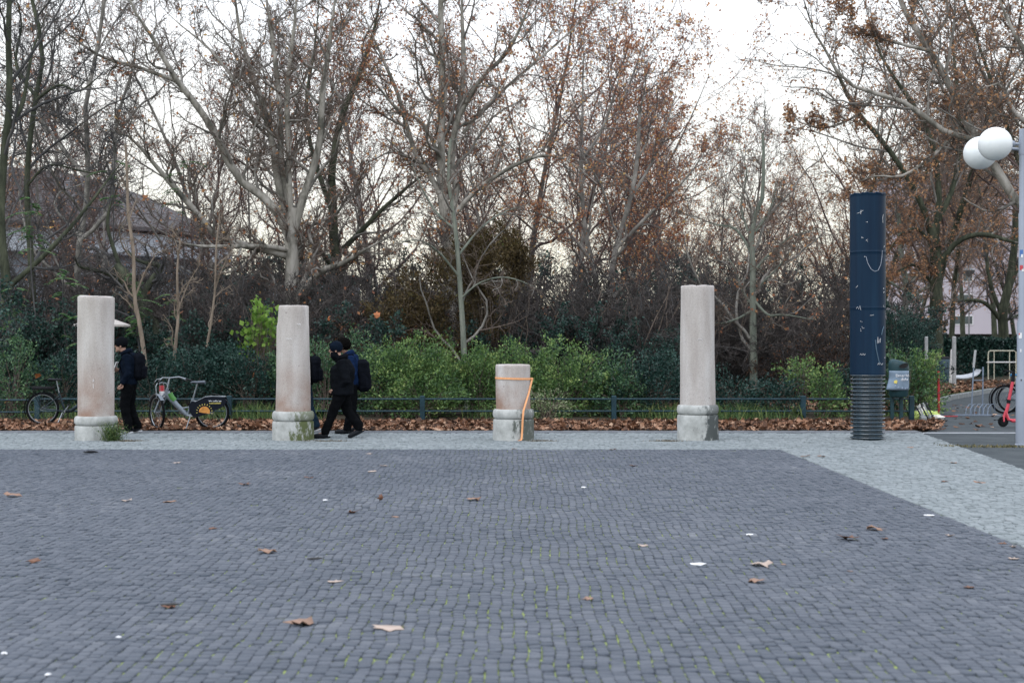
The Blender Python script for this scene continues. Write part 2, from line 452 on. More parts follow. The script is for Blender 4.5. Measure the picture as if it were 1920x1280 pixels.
# asphalt path to the right
asp = [(outer_x(0), -10), (60, -10), (60, 75), (40, 66), (28, 58.5), (20.5, 52), (16.06, 47.7), (13.1, 42.2), (10.7, 36.9), (9.3, 32.5), (8.55, 29.5), (8.0, 27.3), (7.7, 26.6)] + [(outer_x(y), y) for y in (24.5, 23, 20.6, 18.9)]
MB().add([(x, y, -.012) for x, y in asp], [tuple(range(len(asp)))]).build('asphalt_path', M['asphalt'], None, False)['kind'] = 'structure'

def cobbles(name, mat, x0, x1, y0, y1, inside, pitch=.098, wmin=.085, wmax=.125, wave=.012, wl=2.3, gap=.010, jz=.0022, seed=3, tilt=.018, clamp=None, gap2=.008):
    # courses run away from the camera: generated along x, then x and y are swapped
    x0, x1, y0, y1 = y0, y1, x0, x1
    rng = np.random.default_rng(seed)
    rows = int((y1 - y0) / pitch)
    Xc = []; Yc = []; Wd = []; Dp = []
    for r in range(rows):
        n = int((x1 - x0) / wmin)
        w = wmin + (wmax - wmin) * rng.random(n)
        xs = x0 + np.cumsum(w) - w / 2 + rng.random() * .05
        k = xs < x1
        Xc.append(xs[k]); Wd.append(w[k]); Yc.append(np.full(k.sum(), y0 + (r + .5) * pitch)); Dp.append(np.full(k.sum(), pitch))
    Xc = np.concatenate(Xc); Yc = np.concatenate(Yc); Wd = np.concatenate(Wd); Dp = np.concatenate(Dp)
    Yc = Yc + .005 * np.sin(Xc * 3.7 + np.sin(Yc * 1.7) * 2) + .004 * np.sin(Xc * 9.1 + Yc * 3)
    Yw = Yc + wave * np.sin(Xc * 2 * PI / wl + Yc * .8) + wave * .6 * np.sin(Xc * 2 * PI / (wl * .37) + 1.3 * Yc)
    k = inside(Yw, Xc); Xc, Yw, Wd, Dp = Xc[k], Yw[k], Wd[k], Dp[k]
    n = len(Xc)
    hw = Wd / 2 - gap / 2 * (.5 + rng.random(n)); hd = Dp / 2 - gap2 / 2 * (.15 + 1.6 * rng.random(n) ** 1.5)
    sx = np.array([-1, 1, 1, -1]); sy = np.array([-1, -1, 1, 1])
    jit = rng.normal(size=(n, 4, 2)) * .0025; sl = rng.random(n) < .22; hw = hw - np.where(sl, .003 + .006 * rng.random(n), 0); z0_extra = 0
    tx = rng.normal(size=n) * tilt; ty = rng.normal(size=n) * tilt; z0 = rng.normal(size=n) * jz
    def ring(ins, z):
        X = sx[None] * (hw[:, None] - ins); Y = sy[None] * (hd[:, None] - ins)
        Z = z + z0[:, None] + X * tx[:, None] + Y * ty[:, None]
        return np.stack([Xc[:, None] + X + jit[..., 0], Yw[:, None] + Y + jit[..., 1], Z], -1)
    low = ring(0, 0); low[..., 2] = -.03
    mid = ring(0, -.004); top = ring(.005, 0)
    V = np.concatenate([low, mid, top], axis=1)[..., [1, 0, 2]]
    if clamp: V = clamp(V, Yw, Xc)
    V = V.reshape(-1, 3)
    b = (np.arange(n) * 12)[:, None]
    F = []
    for (p, q) in ((0, 4), (4, 8)):
        for i in range(4):
            j = (i + 1) % 4
            F.append(np.concatenate([b + p + i, b + q + i, b + q + j, b + p + j], axis=1))
    F.append(np.concatenate([b + 11, b + 10, b + 9, b + 8], axis=1))
    o = mesh_np(name, V, [np.concatenate(F)], mat)
    o['kind'] = 'structure'
    return o
def clamp_dark(V, xc, yc):
    V[..., 0] = np.minimum(V[..., 0], EDGE_X - .003); V[..., 1] = np.minimum(V[..., 1], D0 - .003); return V
def clamp_light(V, xc, yc):
    V[..., 0] = np.minimum(V[..., 0], ox(V[..., 1])); V[..., 1] = np.minimum(V[..., 1], D1)
    a = (yc < D0)[:, None]; V[..., 0] = np.where(a, np.maximum(V[..., 0], EDGE_X + .004), V[..., 0])
    b = (xc < EDGE_X)[:, None]; V[..., 1] = np.where(b, np.maximum(V[..., 1], D0 + .004), V[..., 1]); return V
ox = lambda y: np.interp(y, [0, 18.9, 20.6, 23, 26.5], [6.7, 6.8, 7.0, 7.25, 7.62])
cobbles('dark_cobble_plaza', M['cobble_dark'], -10.5, EDGE_X + .1, 4.0, D0, lambda x, y: (x < EDGE_X + .03) & (y < D0 + .02) & (np.abs(x) < 3.2 + y * .42), clamp=clamp_dark, seed=5, pitch=.074, wmin=.062, wmax=.105, gap=.004, gap2=.0062, tilt=.034, jz=.0030, wave=.010, wl=1.9)
ox = lambda y: np.interp(y, [0, 18.9, 20.6, 23, 26.5], [6.7, 6.8, 7.0, 7.25, 7.62])
cobbles('light_cobble_paving', M['cobble_light'], -13, 7.9, 4.0, D1, lambda x, y: (x < ox(y) + .03) & (y < D1) & ~((x < EDGE_X + .0) & (y < D0 + .0)), clamp=clamp_light, seed=8, wave=.035, wl=1.25, pitch=.088, gap=.011, gap2=.006, tilt=.032, jz=.0036)
MB().add([(-60, -10, -.0105), (EDGE_X + .01, -10, -.0105), (EDGE_X + .01, D0 + .01, -.0105), (-60, D0 + .01, -.0105)], [(0, 1, 2, 3)]).build('plaza_joint_bed', M['joint'], None, False)['kind'] = 'structure'
lp = [(EDGE_X + .01, -10), (6.7, -10), (6.8, 18.9), (7.0, 20.6), (7.25, 23), (7.62, 26.5), (-60, 26.5), (-60, D0 + .01), (EDGE_X + .01, D0 + .01)]
MB().add([(x, y, -.017) for x, y in lp], [tuple(range(len(lp)))]).build('paving_joint_bed', M['joint_light'], None, False)['kind'] = 'structure'
# edging line between paving and planting
MB().box((-16.2, 26.58, -.03), (47.6, .12, .07), bev=.01).build('edging_strip', M['edge_dark'], None, False)['kind'] = 'structure'
MB().box((-16.2, 26.90, -.026), (47.8, .50, .06), bev=.01).build('gravel_margin', M['asphalt_pale'], None, False)['kind'] = 'structure'
MB().box((19.7, 26.65, -.03), (24.0, .07, .05), bev=.01).build('pale_edging_strip', M['edge_pale'], None, False)['kind'] = 'structure'
# planting bed (slightly raised and lumpy) and its curved kerb
kl = [(7.75, 27.15), (8.55, 29.5), (9.3, 32.5), (10.7, 36.9), (13.1, 42.2), (16.06, 47.7), (20.5, 52), (28, 58.5), (40, 66), (60, 75)]
def kx(y): return np.interp(y, [p[1] for p in kl], [p[0] for p in kl])
ys = np.concatenate([np.arange(27.12, 36, .35), np.arange(36, 75, 1.5)])
us = np.linspace(0, 1, 90)
GV = []
for y in ys:
    xr = float(kx(y)) - .03
    for u in us:
        x = -45 + (xr + 45) * (1 - (1 - u) ** 1.6)
        GV.append((x, y, -.01 if y < 27.2 else .02 + .03 * math.sin(x * 1.7 + y) * math.sin(y * 1.1) * min(1, (y - 27) * .2) - .02 + min(.06, max(0, y - 30) * .02)))
nu = len(us)
GF = [(j * nu + i, j * nu + i + 1, (j + 1) * nu + i + 1, (j + 1) * nu + i) for j in range(len(ys) - 1) for i in range(nu - 1)]
MB().add(GV, GF).build('planting_bed', M['soil'], None, True)['kind'] = 'structure'
kb = MB()
for i in range(1, len(kl) - 1):
    kb_pts = [(kl[i][0], kl[i][1], 0), (kl[i + 1][0], kl[i + 1][1], 0)]
    a = Vector(kb_pts[0]); b = Vector(kb_pts[1]); m_ = (a + b) / 2; ang_ = math.atan2(b.y - a.y, b.x - a.x)
    kb.box((m_.x, m_.y, .05), ((b - a).length + .02, .11, .16), rot=Matrix.Rotation(ang_, 3, 'Z'), bev=.015)
kb.build('curved_kerb', M['kerb'], None, False)['kind'] = 'structure'

# leaf litter along the bed front
rng = np.random.default_rng(21)
n = 17000
px_ = rng.random(n); yy = 27.02 + (rng.random(n) ** .95) * 3.0
xx = -13.5 + rng.random(n) * (kx(yy) + .4 + 13.5)
zz = .0 + rng.random(n) ** 2 * .035
zz = np.where(yy < 27.3, .01, zz)
V, F = lobed_leaves(np.stack([xx, yy, zz], -1), .10, rng, tilt=.36, curl=.4)
set_tag(mesh_np('leaf_litter', V, [F], M['litter'], smooth=False), 'thick brown leaf litter along the fence', 'leaf litter', kind='stuff')
n = 7500
yy = 32 + rng.random(n) ** 1.2 * 24; xx = kx(yy) - .2 - rng.random(n) ** 1.4 * 7
V, F = lobed_leaves(np.stack([xx, yy, np.full(n, .10) + rng.random(n) * .06], -1), .105, rng, tilt=.4, curl=.4)
set_tag(mesh_np('leaf_litter', V, [F], M['litter'], smooth=False), 'brown leaf litter on the slope inside the curved kerb', 'leaf litter', kind='stuff')
# scattered crumbs of leaf on the paths
n = 240
xx = 7.6 + rng.random(n) * 9; yy = 26.9 + rng.random(n) * 11
k = xx > kx(yy) + .05; xx, yy = xx[k], yy[k]
V, F = lobed_leaves(np.stack([xx, yy, np.full(len(xx), -.008)], -1), .11, rng, tilt=.15, curl=.3)
set_tag(mesh_np('path_leaf_scatter', V, [F], M['litter'], smooth=False), 'thin scatter of brown leaves on the asphalt path', 'leaf scatter', kind='stuff')

def blades(pos, h, w, rng, lean=.35):
    n = len(pos)
    d = np.stack([rng.normal(size=n) * lean, rng.normal(size=n) * lean, np.ones(n)], -1); d = nrm(d)
    a = rng.random(n) * PI; u = np.stack([np.cos(a), np.sin(a), np.zeros(n)], -1)
    hh = (h * (.5 + .8 * rng.random(n)))[:, None]
    m = pos + d * hh * .55; tip = pos + d * hh + np.stack([rng.normal(size=n), rng.normal(size=n), -np.abs(rng.normal(size=n))], -1) * hh * .2
    V = np.stack([pos - u * w, pos + u * w, m + u * w * .8, tip, m - u * w * .8], 1).reshape(-1, 3)
    return V, np.arange(n * 5).reshape(-1, 5)
n = 9000
yy = 29.9 + rng.random(n) * 2.0; xx = -13.5 + rng.random(n) * 22
clump = np.sin(xx * 1.3 + 2) + np.sin(xx * .61 + yy) + rng.normal(size=n) * .4
k = (clump > .35)
V, F = blades(np.stack([xx[k], yy[k], np.full(k.sum(), .04)], -1), .38, .006, rng)
set_tag(mesh_np('bed_grass', V, [F], M['grass']), 'tufts of green grass behind the low fence', 'grass', kind='stuff')
n = 5000
yy = 31 + rng.random(n) * 16; xx = kx(yy) - .1 - rng.random(n) ** 1.5 * 1.6
V, F = blades(np.stack([xx, yy, np.full(n, .06)], -1), .10, .006, rng)
set_tag(mesh_np('verge_grass', V, [F], M['grass']), 'short grass verge inside the curved kerb', 'grass', kind='stuff')
n = 2600
xx = 6.95 + rng.random(n) ** .8 * 4.2; yy = 23.2 + rng.normal(size=n) * .10
yy = yy + .12 * np.sin(xx * 2.2)
V, F = blades(np.stack([xx, yy, np.full(n, -.01)], -1), .05, .005, rng, lean=.9)
o = mesh_np('weed_strip', V, [F], island_mat('dry_weeds', [(0, (.05, .055, .02)), (.6, (.16, .15, .06)), (1, (.30, .24, .13))]))
set_tag(o, 'dry low weeds in a strip at the foot of the lamp post', 'weeds', kind='stuff')

# ================================================================== STONE COLUMNS
def stone_shaft_mat(name, warm, seed):
    m, nt, b = mat_base(name)
    tc = nt.nodes.new('ShaderNodeTexCoord'); N_ = nt.nodes.new; Lk = nt.links.new
    mp = N_('ShaderNodeMapping'); mp.inputs['Location'].default_value = (seed * 3.1, seed, seed * 7); Lk(tc.outputs['Object'], mp.inputs['Vector'])
    big = N_('ShaderNodeTexNoise'); big.inputs['Scale'].default_value = 1.7; big.inputs['Detail'].default_value = 6; Lk(mp.outputs[0], big.inputs['Vector'])
    st = N_('ShaderNodeMapping'); st.inputs['Scale'].default_value = (6, 6, 1.1); Lk(mp.outputs[0], st.inputs['Vector'])
    stn = N_('ShaderNodeTexNoise'); stn.inputs['Scale'].default_value = 1.0; stn.inputs['Detail'].default_value = 5; Lk(st.outputs[0], stn.inputs['Vector'])
    fine = N_('ShaderNodeTexNoise'); fine.inputs['Scale'].default_value = 55; fine.inputs['Detail'].default_value = 3; Lk(mp.outputs[0], fine.inputs['Vector'])
    r1 = ramp_node(nt, [(.3, (.42, .385, .365)), (.52, (.495, .465, .448)), (.72, (.56, .54, .528))]); Lk(stn.outputs['Fac'], r1.inputs[0])
    # rusty staining in the lower part of the shaft
    sep = N_('ShaderNodeSeparateXYZ'); Lk(tc.outputs['Object'], sep.inputs[0])
    mr = N_('ShaderNodeMapRange'); mr.inputs['From Min'].default_value = .35; mr.inputs['From Max'].default_value = warm[0]; mr.inputs['To Min'].default_value = 1; mr.inputs['To Max'].default_value = 0
    Lk(sep.outputs['Z'], mr.inputs[0])
    r2 = ramp_node(nt, [(.38, (0, 0, 0)), (.62, (1, 1, 1))]); Lk(big.outputs['Fac'], r2.inputs[0])
    mu = N_('ShaderNodeMath'); mu.operation = 'MULTIPLY'; Lk(mr.outputs[0], mu.inputs[0]); Lk(r2.outputs[0], mu.inputs[1])
    mu2 = N_('ShaderNodeMath'); mu2.operation = 'MULTIPLY'; mu2.inputs[1].default_value = warm[1]; Lk(mu.outputs[0], mu2.inputs[0])
    mx = N_('ShaderNodeMixRGB'); Lk(mu2.outputs[0], mx.inputs[0]); Lk(r1.outputs[0], mx.inputs[1]); mx.inputs[2].default_value = (.30, .185, .135, 1)
    r3 = ramp_node(nt, [(.30, (.78, .77, .76)), (.5, (.97, .97, .97)), (.7, (1.06, 1.06, 1.06))]); Lk(fine.outputs['Fac'], r3.inputs[0])
    m2 = N_('ShaderNodeMixRGB'); m2.blend_type = 'MULTIPLY'; m2.inputs[0].default_value = .8; Lk(mx.outputs[0], m2.inputs[1]); Lk(r3.outputs[0], m2.inputs[2])
    # a few dark pits
    vo = N_('ShaderNodeTexVoronoi'); vo.inputs['Scale'].default_value = 4.5; Lk(mp.outputs[0], vo.inputs['Vector'])
    r4 = ramp_node(nt, [(.03, (.45, .42, .42)), (.09, (1, 1, 1))]); Lk(vo.outputs['Distance'], r4.inputs[0])
    m3 = N_('ShaderNodeMixRGB'); m3.blend_type = 'MULTIPLY'; m3.inputs[0].default_value = .7; Lk(m2.outputs[0], m3.inputs[1]); Lk(r4.outputs[0], m3.inputs[2])
    Lk(m3.outputs[0], b.inputs['Base Color']); b.inputs['Roughness'].default_value = .85; b.inputs['Specular IOR Level'].default_value = .2
    bp = N_('ShaderNodeBump'); bp.inputs['Strength'].default_value = .5; bp.inputs['Distance'].default_value = .012
    ad = N_('ShaderNodeMath'); ad.operation = 'ADD'; Lk(big.outputs['Fac'], ad.inputs[0]); Lk(fine.outputs['Fac'], ad.inputs[1])
    Lk(ad.outputs[0], bp.inputs['Height']); Lk(bp.outputs[0], b.inputs['Normal'])
    return m
def stone_base_mat(name, seed, dirt, green=0.0):
    m, nt, b = mat_base(name)
    N_ = nt.nodes.new; Lk = nt.links.new
    tc = N_('ShaderNodeTexCoord'); mp = N_('ShaderNodeMapping'); mp.inputs['Location'].default_value = (seed * 2.3, seed * 5, seed); Lk(tc.outputs['Object'], mp.inputs['Vector'])
    n1 = N_('ShaderNodeTexNoise'); n1.inputs['Scale'].default_value = 5; n1.inputs['Detail'].default_value = 9; n1.inputs['Roughness'].default_value = .7; Lk(mp.outputs[0], n1.inputs['Vector'])
    r1 = ramp_node(nt, [(.3, (.29, .30, .29)), (.5, (.42, .435, .425)), (.7, (.55, .565, .555))]); Lk(n1.outputs['Fac'], r1.inputs[0])
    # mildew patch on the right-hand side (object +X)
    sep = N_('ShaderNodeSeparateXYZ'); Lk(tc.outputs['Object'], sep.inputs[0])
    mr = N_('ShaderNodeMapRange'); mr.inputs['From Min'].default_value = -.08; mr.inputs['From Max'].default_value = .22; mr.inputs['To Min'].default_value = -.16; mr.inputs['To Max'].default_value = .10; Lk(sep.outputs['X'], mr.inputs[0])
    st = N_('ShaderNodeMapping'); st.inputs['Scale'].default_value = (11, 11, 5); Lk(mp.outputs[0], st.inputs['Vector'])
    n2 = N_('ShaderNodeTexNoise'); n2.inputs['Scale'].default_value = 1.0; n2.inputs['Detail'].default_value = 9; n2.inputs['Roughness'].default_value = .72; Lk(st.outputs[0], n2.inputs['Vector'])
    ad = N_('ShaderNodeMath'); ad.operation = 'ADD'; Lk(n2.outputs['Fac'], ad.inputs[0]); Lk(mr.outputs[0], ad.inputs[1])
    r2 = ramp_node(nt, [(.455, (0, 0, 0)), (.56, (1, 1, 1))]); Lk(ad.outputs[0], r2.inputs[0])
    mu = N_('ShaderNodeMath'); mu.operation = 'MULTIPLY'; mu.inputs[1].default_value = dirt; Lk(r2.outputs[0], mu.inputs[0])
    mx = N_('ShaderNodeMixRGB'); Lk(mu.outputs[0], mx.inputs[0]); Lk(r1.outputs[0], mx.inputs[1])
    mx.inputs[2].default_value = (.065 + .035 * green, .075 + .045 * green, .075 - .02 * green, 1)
    Lk(mx.outputs[0], b.inputs['Base Color']); b.inputs['Roughness'].default_value = .9; b.inputs['Specular IOR Level'].default_value = .15
    bp = N_('ShaderNodeBump'); bp.inputs['Strength'].default_value = .6; bp.inputs['Distance'].default_value = .012
    Lk(n1.outputs['Fac'], bp.inputs['Height']); Lk(bp.outputs[0], b.inputs['Normal'])
    return m

DC = 24.38 + .33
SC = FPX / DC
def column(px, ztop, r_top, r_bot, z_sh, z_ring, rb, label, seed, warm, dirt, green=0, slope=0.0, chip=0.0, break_r=0.012, lean=0.0):
    x = (px - 960) / FPX * DC
    t = empty('stone_column', (x, DC, 0), label, 'column', 'broken stone columns in a row')
    rg = random.Random(seed)
    ph = [rg.random() * 6.28 for _ in range(8)]
    def wob(a, z): return .0035 * math.sin(3 * a + ph[0] + z * 2) + .0022 * math.sin(5 * a + ph[1] - z * 5) + .0008 * math.sin(13 * a + ph[2] + z * 11)
    H = ztop
    prof = []
    nz_ = 26
    for i in range(nz_ + 1):
        z = z_sh + (H - .02 - z_sh) * i / nz_
        tt = (z - z_sh) / (H - z_sh)
        prof.append((r_bot + (r_top - r_bot) * tt, z))
    prof = [(r_bot - .012, z_sh - .004)] + prof + [(r_top - .006, H - .008), (r_top - .022, H), (r_top * .6, H + .004), (r_top * .2, H + .002)]
    def fn(r, z, a):
        edge = max(0, (z - (H - .35)) / .35)
        rr = r + wob(a, z)
        zz = z
        if z > H - .1:
            zz += slope * math.cos(a) * r + break_r * (math.sin(5 * a + ph[3]) * .5 + math.sin(11 * a + ph[4]) * .3 + math.sin(23 * a + ph[5]) * .25)
        if chip and edge > 0:
            for ca, cw, cd in ((PI * 1.02, .55, .065), (PI * 1.93, .45, .075)):
                da = abs((a - ca + PI) % (2 * PI) - PI)
                if da < cw: rr -= chip * cd * (1 - da / cw) * edge ** .6
        return rr, zz
    mb = MB(); mb.lathe(prof, n=96, fn=fn)
    sh = mb.build('shaft', stone_shaft_mat('pink_granite', warm, seed), t)
    if lean: sh.rotation_euler = (0, lean, 0)
    # rolled ring
    rz0, rz1 = z_ring, z_sh
    hh = (rz1 - rz0) / 2; zc = (rz0 + rz1) / 2
    pr = [(rb - .05, rz0)]
    for i in range(11):
        a = -PI / 2 + PI * i / 10
        pr.append((rb - .05 + .055 * math.cos(a) ** .7 if math.cos(a) > 0 else rb - .05, zc + hh * math.sin(a)))
    pr += [(r_bot - .04, rz1 + .0)]
    mb = MB(); mb.lathe(pr, n=72, fn=lambda r, z, a: (r + wob(a, z) * 1.3, z))
    bm_ = stone_base_mat('pale_limestone', seed, dirt * .75, green)
    mb.build('ring', bm_, t)
    pr = [(rb + .004, -.05), (rb + .004, .012), (rb, .05), (rb - .002, z_ring - .03), (rb - .008, z_ring - .012), (rb - .035, z_ring - .002)]
    pr = [pr[0], pr[1]] + [(rb + .002 - .003 * k / 8, .03 + (z_ring - .07) * k / 8) for k in range(9)] + pr[4:]
    mb = MB(); mb.lathe(pr, n=72, fn=lambda r, z, a: (r + wob(a, z) * 1.6, z))
    mb.build('plinth', stone_base_mat('mottled_limestone', seed + .5, dirt, green), t)
    return t
def zc(py): return CAM_H + (640 - py) / SC
c1 = column(180, zc(556), .310, .306, zc(779), zc(796), .362, 'tall grey-pink stone column with weeds at its foot, leftmost column', 1, (1.45, .95), .25, .0, slope=-.03)
c2 = column(549.5, zc(573), .272, .302, zc(770), zc(788), .358, 'stone column with chipped top corners and a green-stained plinth', 2, (1.4, 1.0), 1.0, 1.0, chip=1.0, break_r=.004)
c3 = column(962, zc(683), .300, .298, zc(766), zc(784), .355, 'shortest stone column, a stump with an orange strap round it', 3, (1.6, 1.1), .9, .2, break_r=.002)
c4 = column(1308, zc(536), .287, .306, zc(758), zc(776), .355, 'tallest pale stone column, standing alone between stump and navy pipe', 4, (.9, .45), .95, 0, break_r=.010)
# little white paint scribbles on shafts
M['white_paint'] = plain('white_paint', (.8, .8, .82), .5)
M['grey_mark'] = plain('grey_mark', (.22, .20, .21), .7)
def cyl_marks(parent, r, marks, mat, name='scribble', rad=.004):
    """marks: list of polylines of (u metres right of centre, z)"""
    mb = MB()
    for line in marks:
        pts = []
        for (u, z) in line:
            rr = r(z) if callable(r) else r
            a = max(-1.2, min(1.2, u / rr))
            pts.append((math.sin(a) * (rr + .002), -math.cos(a) * (rr + .002), z))
        mb.tube(pts, rad, 5)
    return mb.build(name, mat, parent)
def zig(u, z, w, h, n=4, seed=0):
    rg = random.Random(seed)
    return [(u + w * i / n + rg.uniform(-.2, .2) * w / n, z + (h if i % 2 else 0) + rg.uniform(-.3, .3) * h) for i in range(n + 1)]
cyl_marks(c2, .30, [zig(-.08, 1.74, .10, .02, 4, 2), zig(.11, 1.99, .07, .018, 4, 3)], M['white_paint'])
cyl_marks(c4, .30, [zig(-.04, 1.72, .08, .025, 4, 5)], M['white_paint'])
cyl_marks(c1, .313, [zig(.035, 1.0, .02, .05, 3, 5), [(.04, .98), (.045, .9)]], M['white_paint'])

# orange strap on the stump
M['strap'] = plain('orange_webbing', (.80, .38, .17), .6, var=.1, scale=30, bump=.2, bscale=200)
x3 = (962 - 960) / FPX * DC
sb = MB()
def ribbon(mb, pts, w, wdir, th=.003):
    """flat band through pts; wdir: width direction per point"""
    vs = []; fs = []
    for i, p in enumerate(pts):
        p = Vector(p); wd = Vector(wdir[i] if isinstance(wdir, list) else wdir).normalized()
        t = (Vector(pts[min(i + 1, len(pts) - 1)]) - Vector(pts[max(i - 1, 0)])).normalized()
        nn = t.cross(wd).normalized()
        vs += [p + wd * w / 2 + nn * th, p - wd * w / 2 + nn * th, p - wd * w / 2 - nn * th, p + wd * w / 2 - nn * th]
    for i in range(len(pts) - 1):
        b = i * 4
        for k in range(4): fs.append((b + k, b + (k + 1) % 4, b + 4 + (k + 1) % 4, b + 4 + k))
    fs += [(0, 1, 2, 3), tuple(len(pts) * 4 - 4 + k for k in (3, 2, 1, 0))]
    mb.add(vs, fs)
zs = zc(710) + .01
ringp = [(x3 + .311 * math.cos(a), DC + .311 * math.sin(a), zs - .008 * math.cos(a)) for a in np.linspace(.0, 2 * PI, 41)]
ribbon(sb, ringp, .034, (0, 0, 1))
knx, kny = x3 + .325, DC - .06
sb.ball((knx, kny, zs - .012), .028, 10, 6, sc=(1, 1, .9))
rr_ = .36
def at_a(px, z, rad):
    u = (px - 960) / FPX * (DC - rad); dx = u - x3
    return (u, DC - math.sqrt(max(rad * rad - dx * dx, .0001)), z)
hang = [(knx, kny - .02, zs - .03), at_a(992, zc(735), .325), at_a(985, zc(757), .34), at_a(981.5, zc(768), .372), at_a(980, zc(785), .378), at_a(979, zc(805), .372), at_a(978, zc(820), .37), at_a(977.5, .022, .375), (at_a(975, 0, .38)[0], at_a(975, 0, .38)[1] - .03, .008), (at_a(972, 0, .38)[0], at_a(972, 0, .38)[1] - .07, .01)]
ribbon(sb, hang, .034, [(1, .2, .1)] * 7 + [(1, 0, 0)] * 3)
set_tag(sb.build('strap', M['strap'], None, True), 'orange webbing strap tied round the stump column, its end hanging to the ground', 'strap')

def tuft(x, y, n, h, spread, label, mat, seed):
    rg = np.random.default_rng(seed)
    K = 6; P = np.empty((n, K, 3)); cur = np.stack([rg.normal(size=n) * spread, -.10 + rg.normal(size=n) * spread * .35, np.zeros(n)], -1)
    d = nrm(np.stack([rg.normal(size=n) * .22, rg.normal(size=n) * .12 - .05, np.ones(n)], -1)); hh = h * (.35 + .75 * rg.random(n))
    for k in range(K):
        P[:, k] = cur; d = nrm(d + rg.normal(size=(n, 3)) * .16 + np.array([0, 0, -.03 * k])); cur = cur + d * (hh / (K - 1))[:, None]
    V, F = tubes_np(P, np.linspace(.0028, .0008, K)[None].repeat(n, 0), 3)
    V2, F2 = leaves_on(P[:, 1:], n * 3, .028, rg, spread=.006)
    o = mesh_np('weed_tuft', np.concatenate([V, V2]), [F, F2 + len(V)], mat); o.location = (x, y, 0)
    return set_tag(o, label, 'weeds')
tuft((214 - 960) / FPX * 24.4, 24.40, 260, .36, .07, 'tall green grass tuft growing at the foot of the leftmost column', M['grass'], 3)
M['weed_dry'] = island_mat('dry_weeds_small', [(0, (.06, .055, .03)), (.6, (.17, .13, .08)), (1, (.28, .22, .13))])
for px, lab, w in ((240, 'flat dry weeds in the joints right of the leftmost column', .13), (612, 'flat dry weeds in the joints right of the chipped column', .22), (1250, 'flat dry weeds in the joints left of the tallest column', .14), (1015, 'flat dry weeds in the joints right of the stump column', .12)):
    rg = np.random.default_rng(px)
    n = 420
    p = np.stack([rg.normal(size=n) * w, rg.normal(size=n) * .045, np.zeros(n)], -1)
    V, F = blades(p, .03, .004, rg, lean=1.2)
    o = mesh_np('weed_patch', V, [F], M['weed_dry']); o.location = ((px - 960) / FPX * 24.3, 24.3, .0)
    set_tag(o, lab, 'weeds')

# ================================================================== NAVY PIPE COLUMN
M['navy'] = None
m, nt, b = mat_base('navy_paint')
tc = nt.nodes.new('ShaderNodeTexCoord'); mp = nt.nodes.new('ShaderNodeMapping'); mp.inputs['Scale'].default_value = (10, 10, .35)
nt.links.new(tc.outputs['Object'], mp.inputs['Vector'])
nz = nt.nodes.new('ShaderNodeTexNoise'); nz.inputs['Scale'].default_value = 1; nz.inputs['Detail'].default_value = 5; nt.links.new(mp.outputs[0], nz.inputs['Vector'])
rp = ramp_node(nt, [(.3, (.0045, .017, .040)), (.55, (.0065, .024, .052)), (.75, (.010, .034, .068))])
nt.links.new(nz.outputs['Fac'], rp.inputs[0]); nt.links.new(rp.outputs[0], b.inputs['Base Color'])
b.inputs['Roughness'].default_value = .45; b.inputs['Specular IOR Level'].default_value = .14
M['navy'] = m
M['navy_ribbed'] = plain('ribbed_pipe', (.018, .042, .062), .24, 0, 1.0, var=.35, scale=9)
pxp = (1627 - 960) / FPX * DC
tp = empty('pipe_column', (pxp, DC, 0), 'tall navy blue cylinder on a corrugated pipe foot, scribbled with white marks', 'pipe column')
zj = zc(700); ztop_ = zc(365)
def pr_(z0, z1, r): return [(r, z0), (r, z1)]
prof = [(.296, zj - .02), (.302, zj)]
z1_, z2_ = zc(577), zc(473)
for za, zb, r0_ in ((zj, z1_, .302), (z1_, z2_, .304), (z2_, ztop_, .305)):
    prof += [(r0_, za + .006), (r0_, za + .03), (r0_, zb - .06), (r0_, zb - .012), (r0_ + .004, zb - .006), (r0_ + .004, zb)]
prof += [(.298, ztop_ + .012), (.29, ztop_ + .012), (.285, ztop_ - .05)]
MB().lathe(prof, n=72, fn=lambda r, z, a: (r, z + (.008 * math.sin(9 * a) + .006 * math.sin(23 * a) if z > ztop_ - .02 else 0))).build('sleeve', M['navy'], tp)
nr = 17; pit = zj / nr; prof = []
for i in range(nr):
    z0 = i * pit
    for t_, r in ((0, .245), (.20, .247), (.30, .275), (.42, .294), (.56, .299), (.70, .294), (.80, .262), (.93, .246)):
        prof.append((r, z0 + t_ * pit))
MB().lathe(prof, n=72).build('corrugated_foot', M['navy_ribbed'], tp)
uu = lambda px, py: ((px - 1627) / SC, zc(py))
sc_ = [[uu(1599, 402), uu(1606, 400), uu(1611, 397)], [uu(1607, 396), uu(1606, 404)], zig(uu(1597, 0)[0], zc(580), .09, .05, 4, 1), zig(uu(1604, 0)[0], zc(666), .10, .04, 5, 2),
       zig(uu(1638, 0)[0], zc(683), .11, .025, 5, 3), zig(uu(1637, 0)[0], zc(643), .07, .09, 5, 9), [uu(1652, 404), uu(1650, 412), uu(1651, 420)], [uu(1623, 592), uu(1630, 591)], [uu(1596, 540), uu(1600, 536)]]
cyl_marks(tp, .308, sc_, M['white_paint'], 'scribble', .003)
cyl_marks(tp, .308, [[uu(1616, 483 + 0), uu(1619, 495), uu(1625, 506), uu(1632, 510.5), uu(1639, 508), uu(1645, 497), uu(1648, 483), uu(1649, 471)]], plain('drawn_curve', (.42, .46, .54), .6), 'drawn_curve', .0035)
cyl_marks(tp, .308, [[uu(1633, 637), uu(1635, 655), uu(1640, 675), uu(1643, 683)], [uu(1654, 612), uu(1649, 620), uu(1647, 628)]], plain('scuff_paint', (.07, .12, .17), .7), 'scuff', .009)
rg = random.Random(4); dots = []
